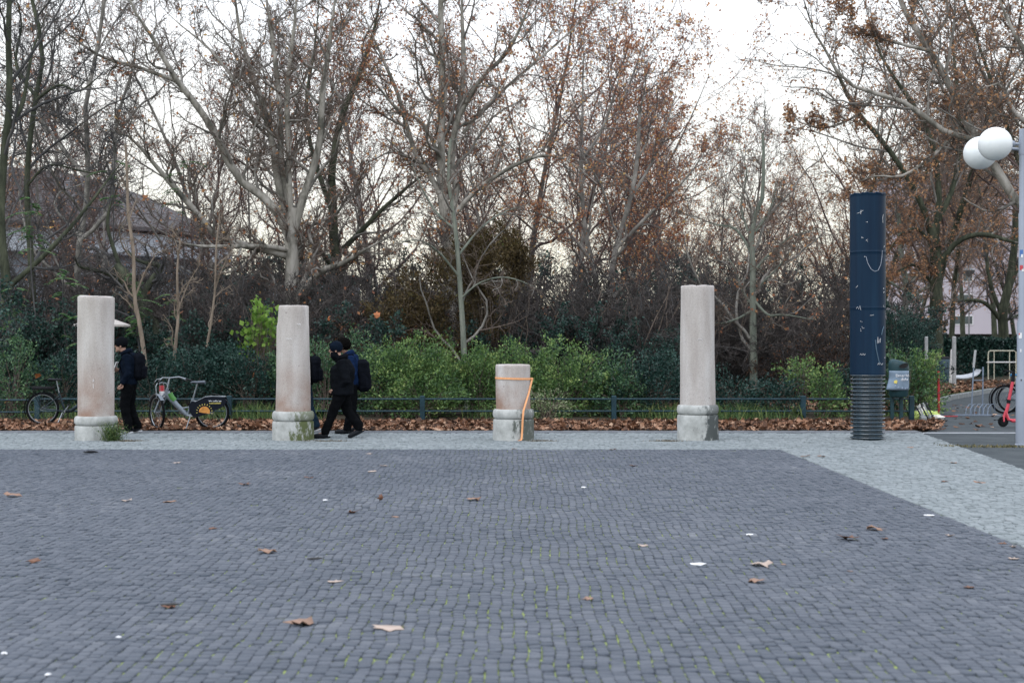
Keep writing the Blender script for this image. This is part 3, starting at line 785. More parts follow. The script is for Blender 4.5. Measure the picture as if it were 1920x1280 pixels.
for (px, py, k) in ((1610, 449, 4), (1617, 453, 5), (1616, 419, 2), (1615, 483, 2), (1655, 464, 4), (1608, 603, 2), (1610, 614, 3), (1607, 618, 2), (1654, 543, 4), (1655, 548, 3), (1655, 574, 2), (1659, 668, 2)):
    for _ in range(k):
        u, z = uu(px + rg.uniform(-2, 2), py + rg.uniform(-2, 2)); dots.append([(u, z), (u + rg.uniform(-.01, .012), z + rg.uniform(-.012, .012))])
cyl_marks(tp, .308, dots, M['white_paint'], 'paint_chips', .0045)

# ================================================================== LAMP POST
M['grey_metal'] = plain('grey_blue_painted_metal', (.27, .31, .38), .4, .0, .5, var=.06, scale=3)
M['opal'] = plain('opal_glass', (.82, .86, .88), .25, 0, .5, var=.02)
LD = gd(835); LX = (1917 - 960) / FPX * LD; LS = FPX / LD
lt = empty('street_lamp', (LX, LD, 0), 'grey lamp post with two white globes on side arms', 'street lamp')
def zl(py): return CAM_H + (640 - py) / LS
MB().lathe([(.12, -.02), (.12, .02), (.105, .03), (.105, zl(713)), (.098, zl(710)), (.085, zl(705)), (.085, zl(605)), (.060, zl(596)), (.058, zl(400)), (.050, zl(398)), (.050, zl(243)), (.03, zl(242))], n=28).build('pole', M['grey_metal'], lt)
ga = ((1866, 270, -.0), (1838, 287, 1.0))
for i, (px, py, dy) in enumerate(ga):
    dd = LD + dy
    gx = (px - 960) / FPX * dd - LX; gz = CAM_H + (640 - py) / FPX * dd
    g = MB().ball((gx, dy, gz), .272 if i == 0 else .28, 36, 24).build('globe', M['opal'], lt)
    az_ = gz
    MB().tube([(0, 0, gz + .0 if i == 0 else zl(281)), (gx * .45, dy * .45, gz + (0 if i == 0 else .02)), (gx + .24, dy * .85, gz)], .024, 10).tube([(gx + .31, dy * .9, gz), (gx + .22, dy * .93, gz)], [.05, .06], 14).build('arm', M['grey_metal'], lt)
MB().tube([(0, 0, zl(262)), (0, 0, zl(290))], .058, 16).build('collar', M['grey_metal'], lt)
def sticker(px, py, w, h, mat, r):
    z = zl(py); u = (px - 1917) / LS
    mb = MB()
    vs = []; n_ = 5
    for j in range(2):
        for i in range(n_):
            a = (u + w * (i / (n_ - 1) - .5)) / r
            for q in (0, .002):
                vs.append((math.sin(a) * (r + .0005 + q), -math.cos(a) * (r + .0005 + q), z + h * (j - .5)))
    fs = []
    for i in range(n_ - 1):
        b_ = lambda i, j, q: j * n_ * 2 + i * 2 + q
        fs.append((b_(i, 0, 1), b_(i + 1, 0, 1), b_(i + 1, 1, 1), b_(i, 1, 1)))
    mb.add(vs, fs)
    return mb.build('sticker', mat, lt, True)
M['st_white'] = plain('sticker_white', (.75, .76, .78), .5); M['st_red'] = plain('sticker_red', (.5, .05, .07), .5); M['st_blue'] = plain('sticker_blue', (.06, .16, .42), .5)
sticker(1913, 475, .05, .11, M['st_blue'], .0585); sticker(1914, 480, .03, .05, M['st_white'], .0600)
sticker(1913, 502, .05, .08, M['st_red'], .0585); sticker(1916, 507, .04, .04, M['st_white'], .0600)
sticker(1910, 629, .05, .09, M['st_white'], .0855); sticker(1908, 626, .02, .03, M['st_red'], .0875)
sticker(1911, 657, .02, .05, M['st_white'], .0855)
sticker(1911, 712, .02, .03, plain('sticker_dark', (.05, .05, .06), .5), .1055)

# ================================================================== LOW FENCE
M['fence'] = plain('blue_green_painted_steel', (.012, .040, .056), .42, .0, .3, var=.25, scale=5)
FD = 30.2; FS = FPX / FD
ft = empty('low_fence', ((792 - 960) / FS, FD, 0), 'low dark green two-rail fence along the planting bed', 'fence')
fx = lambda px: (px - 960) / FS - ft.location.x
posts = [-290, 70, 430, 792, 1151, 1506, 1709]
for p in posts:
    MB().box((fx(p), 0, .25), (.105, .105, .60), bev=.012).build('post', M['fence'], ft, False)
for i in range(len(posts) - 1):
    a, b_ = posts[i], posts[i + 1]
    dz = -.02 if i == 0 else 0
    for z in (.478, .222):
        MB().tube([(fx(a) + .045, 0, z + dz), (fx(b_) - .045, 0, z + dz)], .019, 10).build('rail', M['fence'], ft)

# ================================================================== LITTER BIN
M['bin_green'] = plain('dark_teal_plastic', (.014, .045, .056), .45, 0, .3, var=.2, scale=6)
M['poster'] = plain('blue_grey_poster', (.155, .22, .30), .5, var=.15, scale=7)
M['black'] = plain('unlit_inside_black', (.004, .004, .005), .8)
M['text_white'] = plain('white_print', (.75, .78, .82), .5)
M['text_yellow'] = plain('yellow_print', (.72, .62, .16), .5)
BD = 29.9; BX = (1685 - 960) / FPX * BD; BS = FPX / BD
bt = empty('litter_bin', (BX, BD, 0), 'dark teal litter bin on two posts with a grey-blue poster', 'litter bin')
zb_ = lambda py: CAM_H + (640 - py) / BS
rbn = .207
zt = zb_(694); zbt = zb_(742)
MB().lathe([(.12, zbt - .03), (.17, zbt - .02), (rbn - .008, zbt + .03), (rbn, zt - .02), (rbn, zt)], n=40).build('body', M['bin_green'], bt)
def hood(r, z, a): return (r, z)
# slanted rounded lid: higher on the left, opening on the right front
def lidfn(r, z, a):
    zz = z
    if z > zt + .03:
        zz = zt + .03 + (z - zt - .03) * (1 - .30 * math.cos(a) * (r / .21))
    return r, zz
MB().lathe([(rbn + .006, zt - .004), (rbn + .008, zt + .05), (rbn + .003, zt + .12), (rbn - .015, zt + .165), (rbn - .05, zt + .195), (rbn - .10, zt + .21), (.03, zt + .215)], n=44, fn=lidfn).build('lid', M['bin_green'], bt)
# opening: black oval laid on the lid, shade of the inside as colour, with a rim
mo = MB(); op = []
for k in range(28):
    a = 2 * PI * k / 28
    u = .065 + .118 * math.cos(a); z = zt + .098 + .055 * math.sin(a) + .02 * math.cos(a)
    rr = rbn + .010; th = max(-1.4, min(1.4, u / rr)); op.append((math.sin(th) * rr, -math.cos(th) * rr, z))
rings_ = []
for f_ in (.05, .35, .7, 1.0):
    for k in range(28):
        a = 2 * PI * k / 28
        u = .065 + f_ * .118 * math.cos(a); z = zt + .098 + f_ * (.055 * math.sin(a) + .02 * math.cos(a))
        rr = rbn + .012; th = max(-1.4, min(1.4, u / rr)); rings_.append((math.sin(th) * rr, -math.cos(th) * rr, z))
mo.add(rings_, [tuple(range(28))] + [(i * 28 + k, i * 28 + (k + 1) % 28, (i + 1) * 28 + (k + 1) % 28, (i + 1) * 28 + k) for i in range(3) for k in range(28)]).build('opening', M['black'], bt)
MB().tube(op, .007, 6, closed=True).build('opening_rim', M['bin_green'], bt)
for px in (1674, 1691):
    u = (px - 1685) / BS
    MB().box((u, .05, zbt / 2 - .02), (.075, .06, zbt + .04), bev=.01).build('leg', M['bin_green'], bt, False)
# poster wrapped on the front with a peeled corner at lower left
pz0, pz1 = zb_(730.5), zb_(694.5)
nu_, nv_ = 18, 8; vs = []
for j in range(nv_ + 1):
    for i in range(nu_ + 1):
        s_ = i / nu_; t_ = j / nv_
        a = -1.45 + 2.85 * s_
        rr = rbn + .006
        x_, y_, z_ = math.sin(a) * rr, -math.cos(a) * rr, pz0 + (pz1 - pz0) * t_
        pe = max(0, .55 - s_) / .55 * max(0, .62 - t_) / .62
        x_ -= pe * .085; y_ -= pe * .09; z_ += pe * .01
        vs.append((x_, y_, z_))
fs = [(j * (nu_ + 1) + i, j * (nu_ + 1) + i + 1, (j + 1) * (nu_ + 1) + i + 1, (j + 1) * (nu_ + 1) + i) for j in range(nv_) for i in range(nu_)]
po = MB().add(vs, fs).build('poster', M['poster'], bt)
sm = po.modifiers.new('thickness', 'SOLIDIFY'); sm.thickness = .0015

def text_mesh(s, size, mat, parent, place, name='lettering', align='CENTER', ext=.0):
    cu = bpy.data.curves.new(name, 'FONT'); cu.body = s; cu.size = size; cu.offset = .001 if size > .06 else .0008; cu.align_x = align; cu.resolution_u = 3
    o = bpy.data.objects.new(name, cu); COL.objects.link(o)
    dg = bpy.context.evaluated_depsgraph_get()
    me = bpy.data.meshes.new_from_object(o.evaluated_get(dg))
    bpy.data.objects.remove(o); bpy.data.curves.remove(cu)
    for v in me.vertices:
        v.co = Vector(place(v.co.x, v.co.y))
    me.materials.clear()
    me.name = name
    o2 = link_mesh(name, me, mat, parent)
    so = o2.modifiers.new('thickness', 'SOLIDIFY'); so.thickness = .001; so.offset = 0
    return o2
def on_bin(cx, cz):
    def f(u, v):
        a = (cx + u) / (rbn + .009); return (math.sin(a) * (rbn + .009), -math.cos(a) * (rbn + .009), cz + v)
    return f
text_mesh('Eimer liebt', .082, M['text_white'], po, on_bin(.060, zb_(706)))
text_mesh('dich', .082, M['text_white'], po, on_bin(.055, zb_(713)))
hx = [(.0, -.02), (.022, .004), (.024, .016), (.012, .022), (0, .012), (-.012, .022), (-.024, .016), (-.022, .004)]
f_ = on_bin(.150, zb_(711)); MB().add([f_(u, v) for u, v in hx], [tuple(range(8))]).build('heart', M['text_white'], po, False)
f_ = on_bin(-.105, zb_(715)); MB().add([(lambda q: (q[0] - .02, q[1] - .03, q[2]))(f_(u, v)) for u, v in [(-.035, -.025), (.02, -.04), (.035, .0), (.03, .035), (-.02, .03), (-.038, .01)]], [tuple(range(6))]).build('yellow_figure', M['text_yellow'], po, False)
for k, (u, py) in enumerate(((-.06, 725), (.02, 726), (.09, 727), (.14, 726), (-.12, 722))):
    f_ = on_bin(u, zb_(py)); off = -.045 if u < -.03 else -.004
    MB().add([(lambda q: (q[0] + off * .3, q[1] + off, q[2]))(f_(a, c)) for a, c in [(-.016, -.02), (.012, -.016), (.018, .006), (.002, .022), (-.018, .01)]], [tuple(range(5))]).build('printed_mark', plain('pale_blue_print', (.28, .36, .48), .5), po, False)

# ================================================================== BICYCLES
M['tyre'] = plain('black_rubber', (.006, .007, .009), .85, 0, .12, var=.2)
M['alu'] = plain('brushed_aluminium', (.27, .30, .33), .35, .7, .5, var=.1)
M['silver'] = plain('silver_paint', (.20, .235, .275), .38, .3, .5, var=.08)
M['bike_dark'] = plain('dark_blue_grey_paint', (.010, .024, .034), .4, .0, .3, var=.1)
M['black_plastic'] = plain('black_plastic', (.006, .007, .010), .5, 0, .2, var=.2)
M['panel_navy'] = plain('panel_navy', (.003, .006, .014), .55, 0, .2, var=.1)
def ringpts(c, r, n=40, ax='y', steer=0.0):
    out = []
    for k in range(n):
        a = 2 * PI * k / n
        u = r * math.cos(a); z = r * math.sin(a)
        out.append((c[0] + u * math.cos(steer), c[1] + u * math.sin(steer), c[2] + z))
    return out
def wheel(parent, c, r, steer=0.0, spokes=28, rim=None):
    w = empty_part('wheel', parent)
    MB().tube(ringpts(c, r - .023, 44, steer=steer), .025, 8, closed=True).build('tyre', M['tyre'], w)
    MB().tube(ringpts(c, r - .054, 44, steer=steer), .009, 6, closed=True).build('rim', rim or M['alu'], w)
    mb = MB(); ax = Vector((-math.sin(steer), math.cos(steer), 0))
    for k in range(spokes):
        a = 2 * PI * k / spokes; sgn = 1 if k % 2 else -1
        p = Vector(c) + Vector((math.cos(steer) * math.cos(a), math.sin(steer) * math.cos(a), math.sin(a))) * (r - .05)
        a2 = a + .5 * (1 if k % 4 < 2 else -1)
        q = Vector(c) + Vector((math.cos(steer) * math.cos(a2), math.sin(steer) * math.cos(a2), math.sin(a2))) * .022 + ax * .028 * sgn
        mb.tube([p, q], .0010, 3, cap=False)
    mb.build('spokes', M['alu'], w)
    MB().tube([Vector(c) + ax * .05, Vector(c) - ax * .05], [.012, .012], 12).tube([Vector(c) + ax * .033, Vector(c) + ax * .029], .03, 14).tube([Vector(c) - ax * .033, Vector(c) - ax * .029], .03, 14).build('hub', M['alu'], w)
    return w
def empty_part(name, parent):
    o = bpy.data.objects.new(name, None); o.empty_display_size = .1; COL.objects.link(o); o.parent = parent; return o
def saddle(parent, u, z, mat, fwd=1):
    pr = [(-.13, .0, .075), (-.10, .012, .088), (-.04, .006, .075), (.02, .0, .045), (.08, .002, .028), (.13, -.004, .022), (.15, -.012, .014)]
    vs = []; n = 12
    for (uu_, dz, w) in pr:
        for k in range(n):
            a = 2 * PI * k / n
            vs.append((u + fwd * uu_, w * math.cos(a), z + dz + (.026 * math.sin(a) if math.sin(a) > 0 else .035 * math.sin(a) * (w / .08))))
    fs = [(i * n + k, i * n + (k + 1) % n, (i + 1) * n + (k + 1) % n, (i + 1) * n + k) for i in range(len(pr) - 1) for k in range(n)]
    fs += [tuple(range(n)), tuple((len(pr) - 1) * n + k for k in range(n))]
    return MB().add(vs, fs).build('saddle', mat, parent)
def crank(parent, u, z, a0=.5):
    MB().tube([(u, -.05, z), (u, .05, z)], .022, 12).tube([(u, -.055, z), (u + .17 * math.cos(a0), -.065, z + .17 * math.sin(a0))], .011, 6).tube([(u, .055, z), (u - .17 * math.cos(a0), .065, z - .17 * math.sin(a0))], .011, 6).build('crank', M['alu'], parent)
    for s in (-1, 1):
        MB().box((u - s * .17 * math.cos(a0), s * .11, z - s * .17 * math.sin(a0)), (.085, .08, .02), bev=.005).build('pedal', M['black_plastic'], parent, False)
    MB().tube(ringpts((u, -.045, z), .085, 28), .006, 5, closed=True).build('chainring', M['black_plastic'], parent)

# --- silver hire bike (front to the left): local +x = forward, then rotated half a turn
def hire_bike(x, y, label):
    t = empty('bicycle', (x, y, 0), label, 'bicycle')
    t.rotation_euler = (math.radians(-3), 0, PI)
    # after a half turn local -y faces away from the camera; the camera sees local +y
    R_ = .335
    wheel(t, (0, 0, R_), R_)
    st = math.radians(-52)
    fh = Vector((1.06, 0, R_)); 
    wheel(t, tuple(fh), R_, steer=st)
    # frame
    mb = MB()
    mb.tube([(.86, 0, .74), (.84, 0, .66), (.70, 0, .50), (.52, 0, .31), (.47, 0, .285)], [.05, .056, .052, .045, .04], 12, flat=.7)
    mb.tube([(.47, 0, .285), (.40, 0, .50), (.365, 0, .60)], .025, 10)
    mb.tube([(.66, 0, .45), (.56, 0, .42), (.42, 0, .44)], .014, 8)
    mb.tube([(.885, 0, .66), (.855, 0, .80)], .03, 12)
    for s in (-1, 1): mb.tube([(.47, s * .05, .29), (.25, s * .06, .30), (0, s * .065, R_)], .014, 8)
    mb.build('frame', M['silver'], t)
    MB().tube([(.815, .0, .705), (.78, 0, .63), (.72, 0, .56)], [.058, .060, .056], 12, flat=.74).build('green_decal', plain('green_decal', (.06, .22, .04), .4), t)
    # fork + front mudguard
    d = Vector((math.cos(st), math.sin(st), 0)); ax = Vector((-math.sin(st), math.cos(st), 0))
    mb = MB()
    for s in (-1, 1):
        mb.tube([Vector((.89, 0, .69)) + ax * .03 * s, Vector((.95, 0, .60)) + ax * .055 * s, fh + ax * .055 * s], .014, 8)
    mb.tube([Vector((.86, 0, .80)), Vector((.89, 0, .69))], .022, 10)
    mb.tube([Vector((.89, 0, .69)) + ax * .035, Vector((.89, 0, .69)) - ax * .035], .02, 8)
    mb.build('fork', M['silver'], t)
    mg = []
    for k in range(12):
        a = math.radians(35 + 100 * k / 11)
        mg.append(fh + d * math.cos(a) * (R_ + .02) + Vector((0, 0, math.sin(a) * (R_ + .02))))
    mb = MB(); ribbon(mb, mg, .07, tuple(ax)); mb.build('front_mudguard', M['silver'], t)
    # handlebar
    hc = Vector((.80, 0, 1.00))
    mb = MB()
    mb.tube([hc + ax * .29 - d * .14 + Vector((0, 0, -.03)), hc + ax * .17 - d * .03 + Vector((0, 0, .015)), hc + d * .02, hc - ax * .17 - d * .03 + Vector((0, 0, .015)), hc - ax * .29 - d * .14 + Vector((0, 0, -.03))], .013, 8)
    mb.tube([(.855, 0, .80), (.82, 0, .97), hc + d * .02], .017, 8)
    mb.build('handlebar', M['alu'], t)
    for s in (-1, 1):
        MB().tube([hc + ax * .27 * s - d * .125 + Vector((0, 0, -.026)), hc + ax * .345 * s - d * .235 + Vector((0, 0, -.055))], .019, 10).build('grip', M['black_plastic'], t)
        MB().tube([hc + ax * .18 * s, hc + ax * .25 * s + d * .05 + Vector((0, 0, -.02)), hc + ax * .33 * s - d * .03 + Vector((0, 0, -.06))], .007, 6).build('brake_lever', M['alu'], t)
    # front carrier hoop, plate and lock box
    c0 = Vector((.93, 0, .72))
    def lp(u, v, w=0): return c0 + ax * u + Vector((0, 0, v)) + d * (w + .06 + v * .15)
    hoop = [lp(-.12, -.10), lp(-.12, .12), lp(-.09, .17), lp(0, .185), lp(.09, .17), lp(.12, .12), lp(.12, -.10)]
    MB().tube(hoop, .010, 8).tube([lp(-.12, -.10), lp(.12, -.10)], .010, 8).tube([lp(-.12, -.10), lp(-.10, -.13, .18), lp(.10, -.13, .18), lp(.12, -.10)], .009, 8).tube([lp(-.04, -.10), lp(-.04, .18)], .006, 6).tube([lp(.04, -.10), lp(.04, .18)], .006, 6).build('front_carrier', M['alu'], t)
    pl_ = lambda u0, u1, v0, v1, w: [lp(u0, v0, w), lp(u1, v0, w), lp(u1, v1, w), lp(u0, v1, w)]
    for nm, v0, v1, mt in (('red_plate', .02, .13, plain('red_plate', (.45, .03, .04), .4)), ('white_plate', -.09, .02, M['st_white'])):
        q = pl_(-.05, .05, v0, v1, .012) + pl_(-.05, .05, v0, v1, -.004)
        MB().add(q, [(0, 1, 2, 3), (7, 6, 5, 4), (0, 4, 5, 1), (1, 5, 6, 2), (2, 6, 7, 3), (3, 7, 4, 0)]).build(nm, mt, t, False)
    MB().box(tuple(lp(0, -.13, .12)), (.20, .17, .09), rot=Matrix.Rotation(st, 3, 'Z'), bev=.02).build('lock_box', M['black_plastic'], t)
    MB().ball(tuple(lp(0, -.13, .24)), .022, 12, 8).build('headlight', M['st_white'], t)
    # seat
    MB().tube([(.37, 0, .58), (.275, 0, .90)], .0145, 10).build('seat_post', M['alu'], t)
    saddle(t, .255, .915, plain('grey_saddle', (.06, .075, .10), .5))
    crank(t, .47, .285, .15)
    # rear advertising panel: covers the upper half of the wheel on both sides
    R2 = R_ + .03
    out = [(.40, .36), (.42, .48), (.38, .56), (.30, .545), (.22, .575), (.12, .615), (.0, .62), (-.26, .612), (-.30, .58), (-.33, .46), (-.335, .36), (-.30, .30), (-.22, .285), (-.05, .29), (.10, .28), (.25, .27), (.36, .28)]
    out2 = [(.42, .36), (.43, .48), (.38, .56), (.30, .55), (.22, .58), (.12, .63), (.0, .64), (-.255, .635), (-.275, .60), (-.29, .54), (-.24, .47), (-.12, .40), (.02, .345), (.14, .30), (.22, .265), (.36, .27)]
    for s in (-1, 1):
        pn = MB().prism(out2, .006, fn=lambda u, v, w, s=s: (u, s * .075 + w, v)).build('advert_panel', M['panel_navy'], t, False)
        if s == 1:
            f2 = lambda cx, cz: (lambda u, v: (cx - u, .0795, cz + v))
            text_mesh('Wir treffen bei', .040, M['text_white'], pn, f2(-.075, .550))
            text_mesh('Lustlosigkeit!', .042, M['text_yellow'], pn, f2(-.075, .508))
            sun_ = [(.13 + .105 * math.cos(a), .355 + .105 * math.sin(a)) for a in np.linspace(-.05, PI + .35, 22)]
            MB().prism(sun_, .003, fn=lambda u, v, w: (u, .0805 + w, v)).build('sun_emblem', plain('orange_print', (.62, .27, .06), .5, var=.25, scale=22), pn, False)
            mr_ = MB()
            for k in range(11):
                a = -.1 + (PI + .3) * k / 10
                mr_.box((.13 + .145 * math.cos(a), .081, .355 + .145 * math.sin(a)), (.026, .004, .010), rot=Matrix.Rotation(-a, 3, 'Y'))
            mr_.build('sun_rays', M['text_yellow'], pn, False)
    MB().tube([(.36, 0, .565), (.30, 0, .55), (.22, 0, .59), (.12, 0, .64), (.0, 0, .652), (-.27, 0, .645)], .076, 12, flat=.14).build('panel_cap', M['alu'], t)
    mb = MB(); mg = [(R2 * math.cos(a), 0, R_ + R2 * math.sin(a)) for a in np.linspace(math.radians(90), math.radians(215), 14)]
    ribbon(mb, mg, .06, (0, 1, 0)); mb.build('rear_mudguard', M['black_plastic'], t)
    MB().tube([(.40, .07, .29), (.43, .13, .16), (.47, .2, .015)], .011, 8).build('kickstand', M['alu'], t)
    return t
hd = gd(805.5)
hire_bike((398 - 960) / FPX * hd, hd, 'silver hire bicycle with a navy advert panel over its rear wheel')

def town_bike(x, y, label, fwd=1, frame=None, rz=0, group=None, rear_rack=True, seat_z=.90, rim=None, blue=False):
    frame = frame or M['bike_dark']
    t = empty('bicycle', (x, y, 0), label, 'bicycle', group)
    t.rotation_euler = (math.radians(2), 0, (0 if fwd > 0 else PI) + rz)
    R_ = .34
    wheel(t, (0, 0, R_), R_, rim=rim); wheel(t, (1.10, 0, R_), R_, steer=.12, rim=rim)
    mb = MB()
    mb.tube([(.96, 0, .72), (.90, 0, .62), (.72, 0, .40), (.58, 0, .30), (.46, 0, .29)], [.03, .036, .038, .038, .035], 10)
    mb.tube([(.46, 0, .29), (.335, 0, .66)], .02, 10)
    mb.tube([(.98, 0, .66), (.94, 0, .86)], .022, 10)
    for s in (-1, 1):
        mb.tube([(.46, s * .04, .29), (0, s * .065, R_)], .011, 8)
        mb.tube([(.345, s * .02, .60), (0, s * .065, R_)], .009, 8)
    mb.build('frame', frame, t)
    mb = MB()
    for s in (-1, 1): mb.tube([(.98, s * .03, .68), (1.02, s * .055, .55), (1.10, s * .055, R_)], .012, 8)
    mb.build('fork', frame, t)
    mb = MB(); mg = [((R_ + .03) * math.cos(a), 0, R_ + (R_ + .03) * math.sin(a)) for a in np.linspace(math.radians(20), math.radians(200), 20)]
    ribbon(mb, mg, .055, (0, 1, 0)); mb.build('mudguard', M['black_plastic'], t)
    mb = MB(); mg = [(1.10 + (R_ + .03) * math.cos(a), 0, R_ + (R_ + .03) * math.sin(a)) for a in np.linspace(math.radians(40), math.radians(170), 16)]
    ribbon(mb, mg, .055, (0, 1, 0)); mb.build('mudguard', M['black_plastic'], t)
    MB().tube([(.345, 0, .62), (.29, 0, seat_z - .01)], .0135, 10).build('seat_post', M['alu'], t)
    saddle(t, .26, seat_z + .01, M['black_plastic'] if not blue else plain('blue_cover', (.03, .18, .36), .5))
    mb = MB()
    mb.tube([(.94, 0, .86), (.91, 0, 1.0)], .014, 8)
    mb.tube([(.78, -.29, 1.05), (.88, -.2, 1.05), (.91, 0, 1.0), (.88, .2, 1.05), (.78, .29, 1.05)], .012, 8)
    mb.build('handlebar', M['alu'], t)
    for s in (-1, 1): MB().tube([(.84, s * .26, 1.05), (.73, s * .32, 1.045)], .018, 10).build('grip', M['black_plastic'], t)
    crank(t, .46, .29, .9)
    if rear_rack:
        MB().box((.02, 0, .755), (.42, .13, .045), bev=.012).build('battery', M['black_plastic'], t, False)
        mb = MB(); 
        for s in (-1, 1):
            mb.tube([(.24, s * .06, .785), (-.24, s * .065, .79)], .006, 6); mb.tube([(-.20, s * .06, .78), (0, s * .075, R_)], .006, 6); mb.tube([(.0, s * .06, .735), (0, s * .075, R_)], .005, 6)
        mb.tube([(-.24, -.065, .79), (-.24, .065, .79)], .006, 6)
        mb.build('luggage_rack', M['black_plastic'], t)
    MB().tube([(.42, -.06, .27), (.38, -.12, .14), (.34, -.20, .01)], .009, 8).build('kickstand', M['alu'], t)
    return t
ed = gd(797.5)
town_bike((80 - 960) / FPX * ed, ed, 'dark electric bicycle standing by the fence behind the leftmost column', 1, None, seat_z=.915)
rd = gd(775.5)
town_bike((1884 - 960) / FPX * rd, rd, 'bicycle with a blue saddle cover partly behind the lamp post', 1, M['bike_dark'], rear_rack=False, blue=True, group='bicycles parked behind the lamp post')
town_bike((1896 - 960) / FPX * (rd + .7), rd + .7, 'bicycle at the back of the pair parked behind the lamp post', 1, M['silver'], rear_rack=False, group='bicycles parked behind the lamp post')

# ================================================================== RED SCOOTER
M['scooter_red'] = plain('coral_red_paint', (.56, .055, .085), .4, 0, .5, var=.1)
sd = gd(800); sx_ = (1881 - 960) / FPX * sd
t = empty('kick_scooter', (sx_, sd, 0), 'coral red electric kick scooter standing behind the lamp post', 'scooter')
for u in (0, .86):
    w = empty_part('wheel', t)
    MB().tube(ringpts((u, 0, .105), .08, 24), .026, 8, closed=True).build('tyre', M['tyre'], w)
    MB().tube([(u, -.02, .105), (u, .02, .105)], .058, 18).build('rim', M['black_plastic'], w)
MB().tube([(0, 0, .16), (.075, 0, .34), (.115, 0, .5)], [.03, .034, .03], 10).tube([(.02, 0, .24), (.0, .05, .105)], .014, 6).tube([(.02, 0, .24), (.0, -.05, .105)], .014, 6).build('steering_neck', M['scooter_red'], t)
MB().tube([(.105, 0, .47), (.115, 0, .54)], .040, 12).build('folding_joint', M['black_plastic'], t)
MB().tube([(.115, 0, .54), (.19, 0, .90)], .031, 12).build('stem', M['scooter_red'], t)
MB().tube([(.19, 0, .90), (.205, 0, 1.03), (.21, 0, 1.08)], .034, 12).build('upper_stem', M['black_plastic'], t)
MB().tube([(.14, -.26, 1.11), (.19, -.08, 1.10), (.21, 0, 1.08), (.19, .08, 1.10), (.14, .26, 1.11)], .014, 8).tube([(.0, -.02, 1.13), (.16, -.02, 1.09)], .010, 6).build('handlebar', M['black_plastic'], t)
MB().tube([(.05, 0, .30), (.10, 0, .15), (.20, 0, .12)], [.03, .035, .03], 10, flat=1.3).box((.46, 0, .125), (.62, .16, .065), bev=.02).tube([(.74, 0, .14), (.86, 0, .22)], [.03, .02], 8).build('deck', M['scooter_red'], t)
MB().tube([(.35, .05, .10), (.36, .14, .01)], .009, 6).build('kickstand', M['black_plastic'], t)

# ================================================================== STANDS, RACK, POSTS, RUBBISH
M['galv'] = plain('galvanised_tube', (.20, .25, .33), .45, .3, .5, var=.15)
M['pale_grey'] = plain('pale_grey_post', (.36, .37, .38), .6, var=.15, scale=8)
M['grey_post'] = plain('grey_post', (.20, .205, .215), .6, var=.15, scale=8)
M['white_post'] = plain('white_post', (.62, .62, .62), .6, var=.2, scale=12)
M['red_paint'] = plain('red_paint', (.42, .018, .028), .45, var=.1)
kd = gd(778.5)
t = empty('bike_rack', ((1830 - 960) / FPX * kd, kd, 0), 'blue-grey bicycle rack of low wire hoops with two tall uprights', 'bike rack')
ks = FPX / kd
kx_ = lambda px: (px - 1830) / ks
kz = lambda py: CAM_H + (640 - py) / ks
MB().tube([(kx_(1821), 0, 0), (kx_(1825), 0, kz(700)), (kx_(1826), 0, kz(688))], .017, 8).build('upright', M['galv'], t)
MB().tube([(kx_(1825.5), 0, kz(689)), (kx_(1829), 0, kz(656))], .028, 12).build('upright_sleeve', M['pale_grey'], t)
MB().tube([(kx_(1849), .25, 0), (kx_(1850), .25, kz(688))], .017, 8).build('upright', M['galv'], t)
for k in range(6):
    cx = kx_(1808 + 8.2 * k)
    MB().tube([(cx, -.1, 0), (cx + .03, -.05, .16), (cx + .12, .02, .25), (cx + .21, .1, .26), (cx + .26, .18, .16), (cx + .27, .2, 0)], .008, 6).build('hoop', M['galv'], t)
MB().box((0 + .0, .1, .012), (.98, .03, .024)).box((.0, -.12, .010), (1.05, .03, .02)).build('base_rail', M['galv'], t, False)
MB().tube([(kx_(1826), .0, kz(713)), (kx_(1850), .25, kz(713))], .010, 6).build('cross_bar', M['galv'], t)

pd_ = gd(781)
t = empty('post_stand', ((1760 - 960) / FPX * pd_, pd_, 0), 'slim red post on a flat red foot on the asphalt path', 'post stand')
MB().box((0, 0, .42), (.05, .05, .84), bev=.006).build('post', M['red_paint'], t, False)
MB().tube([(0, 0, .84), (0, 0, .97)], .022, 10).ball((0, 0, 1.0), .035, 12, 8).build('post_top', M['red_paint'], t)
MB().box((.19, -.02, .012), (.46, .06, .02), bev=.004).box((-.02, 0, .012), (.12, .12, .022), bev=.004).build('foot', M['red_paint'], t, False)

def bollard_post(px, ytop, d, r, mat, label, lean=0, ring=None, dark=None):
    x = (px - 960) / FPX * d; H = CAM_H + (640 - ytop) / FPX * d
    t = empty('post', (x, d, 0), label, 'post', 'grey posts beside the path')
    h0 = H * (.55 if dark else 1)
    MB().tube([(0, 0, 0), (lean * h0, 0, h0)], r * (1.12 if dark else 1), 16).build('lower_tube' if dark else 'tube', dark or mat, t)
    if dark: MB().tube([(0, 0, h0), (lean * H, 0, H)], r, 16).build('upper_tube', mat, t); MB().tube([(0, 0, h0 - .02), (0, 0, h0 + .03)], r * 1.25, 16).build('collar', dark, t)
    MB().ball((lean * H, 0, H), r, 14, 8, sc=(1, 1, .4)).build('cap', mat, t)
bollard_post(1737, 632, 41, .048, M['pale_grey'], 'grey post with a thicker lower tube behind the litter bin', dark=M['grey_post'])
bollard_post(1789, 632, 51, .072, M['pale_grey'], 'tall pale grey post in front of the white curved bench')
bollard_post(1782, 656, 53, .062, M['white_post'], 'shorter whitish leaning post beside the tall pale one', lean=.05)

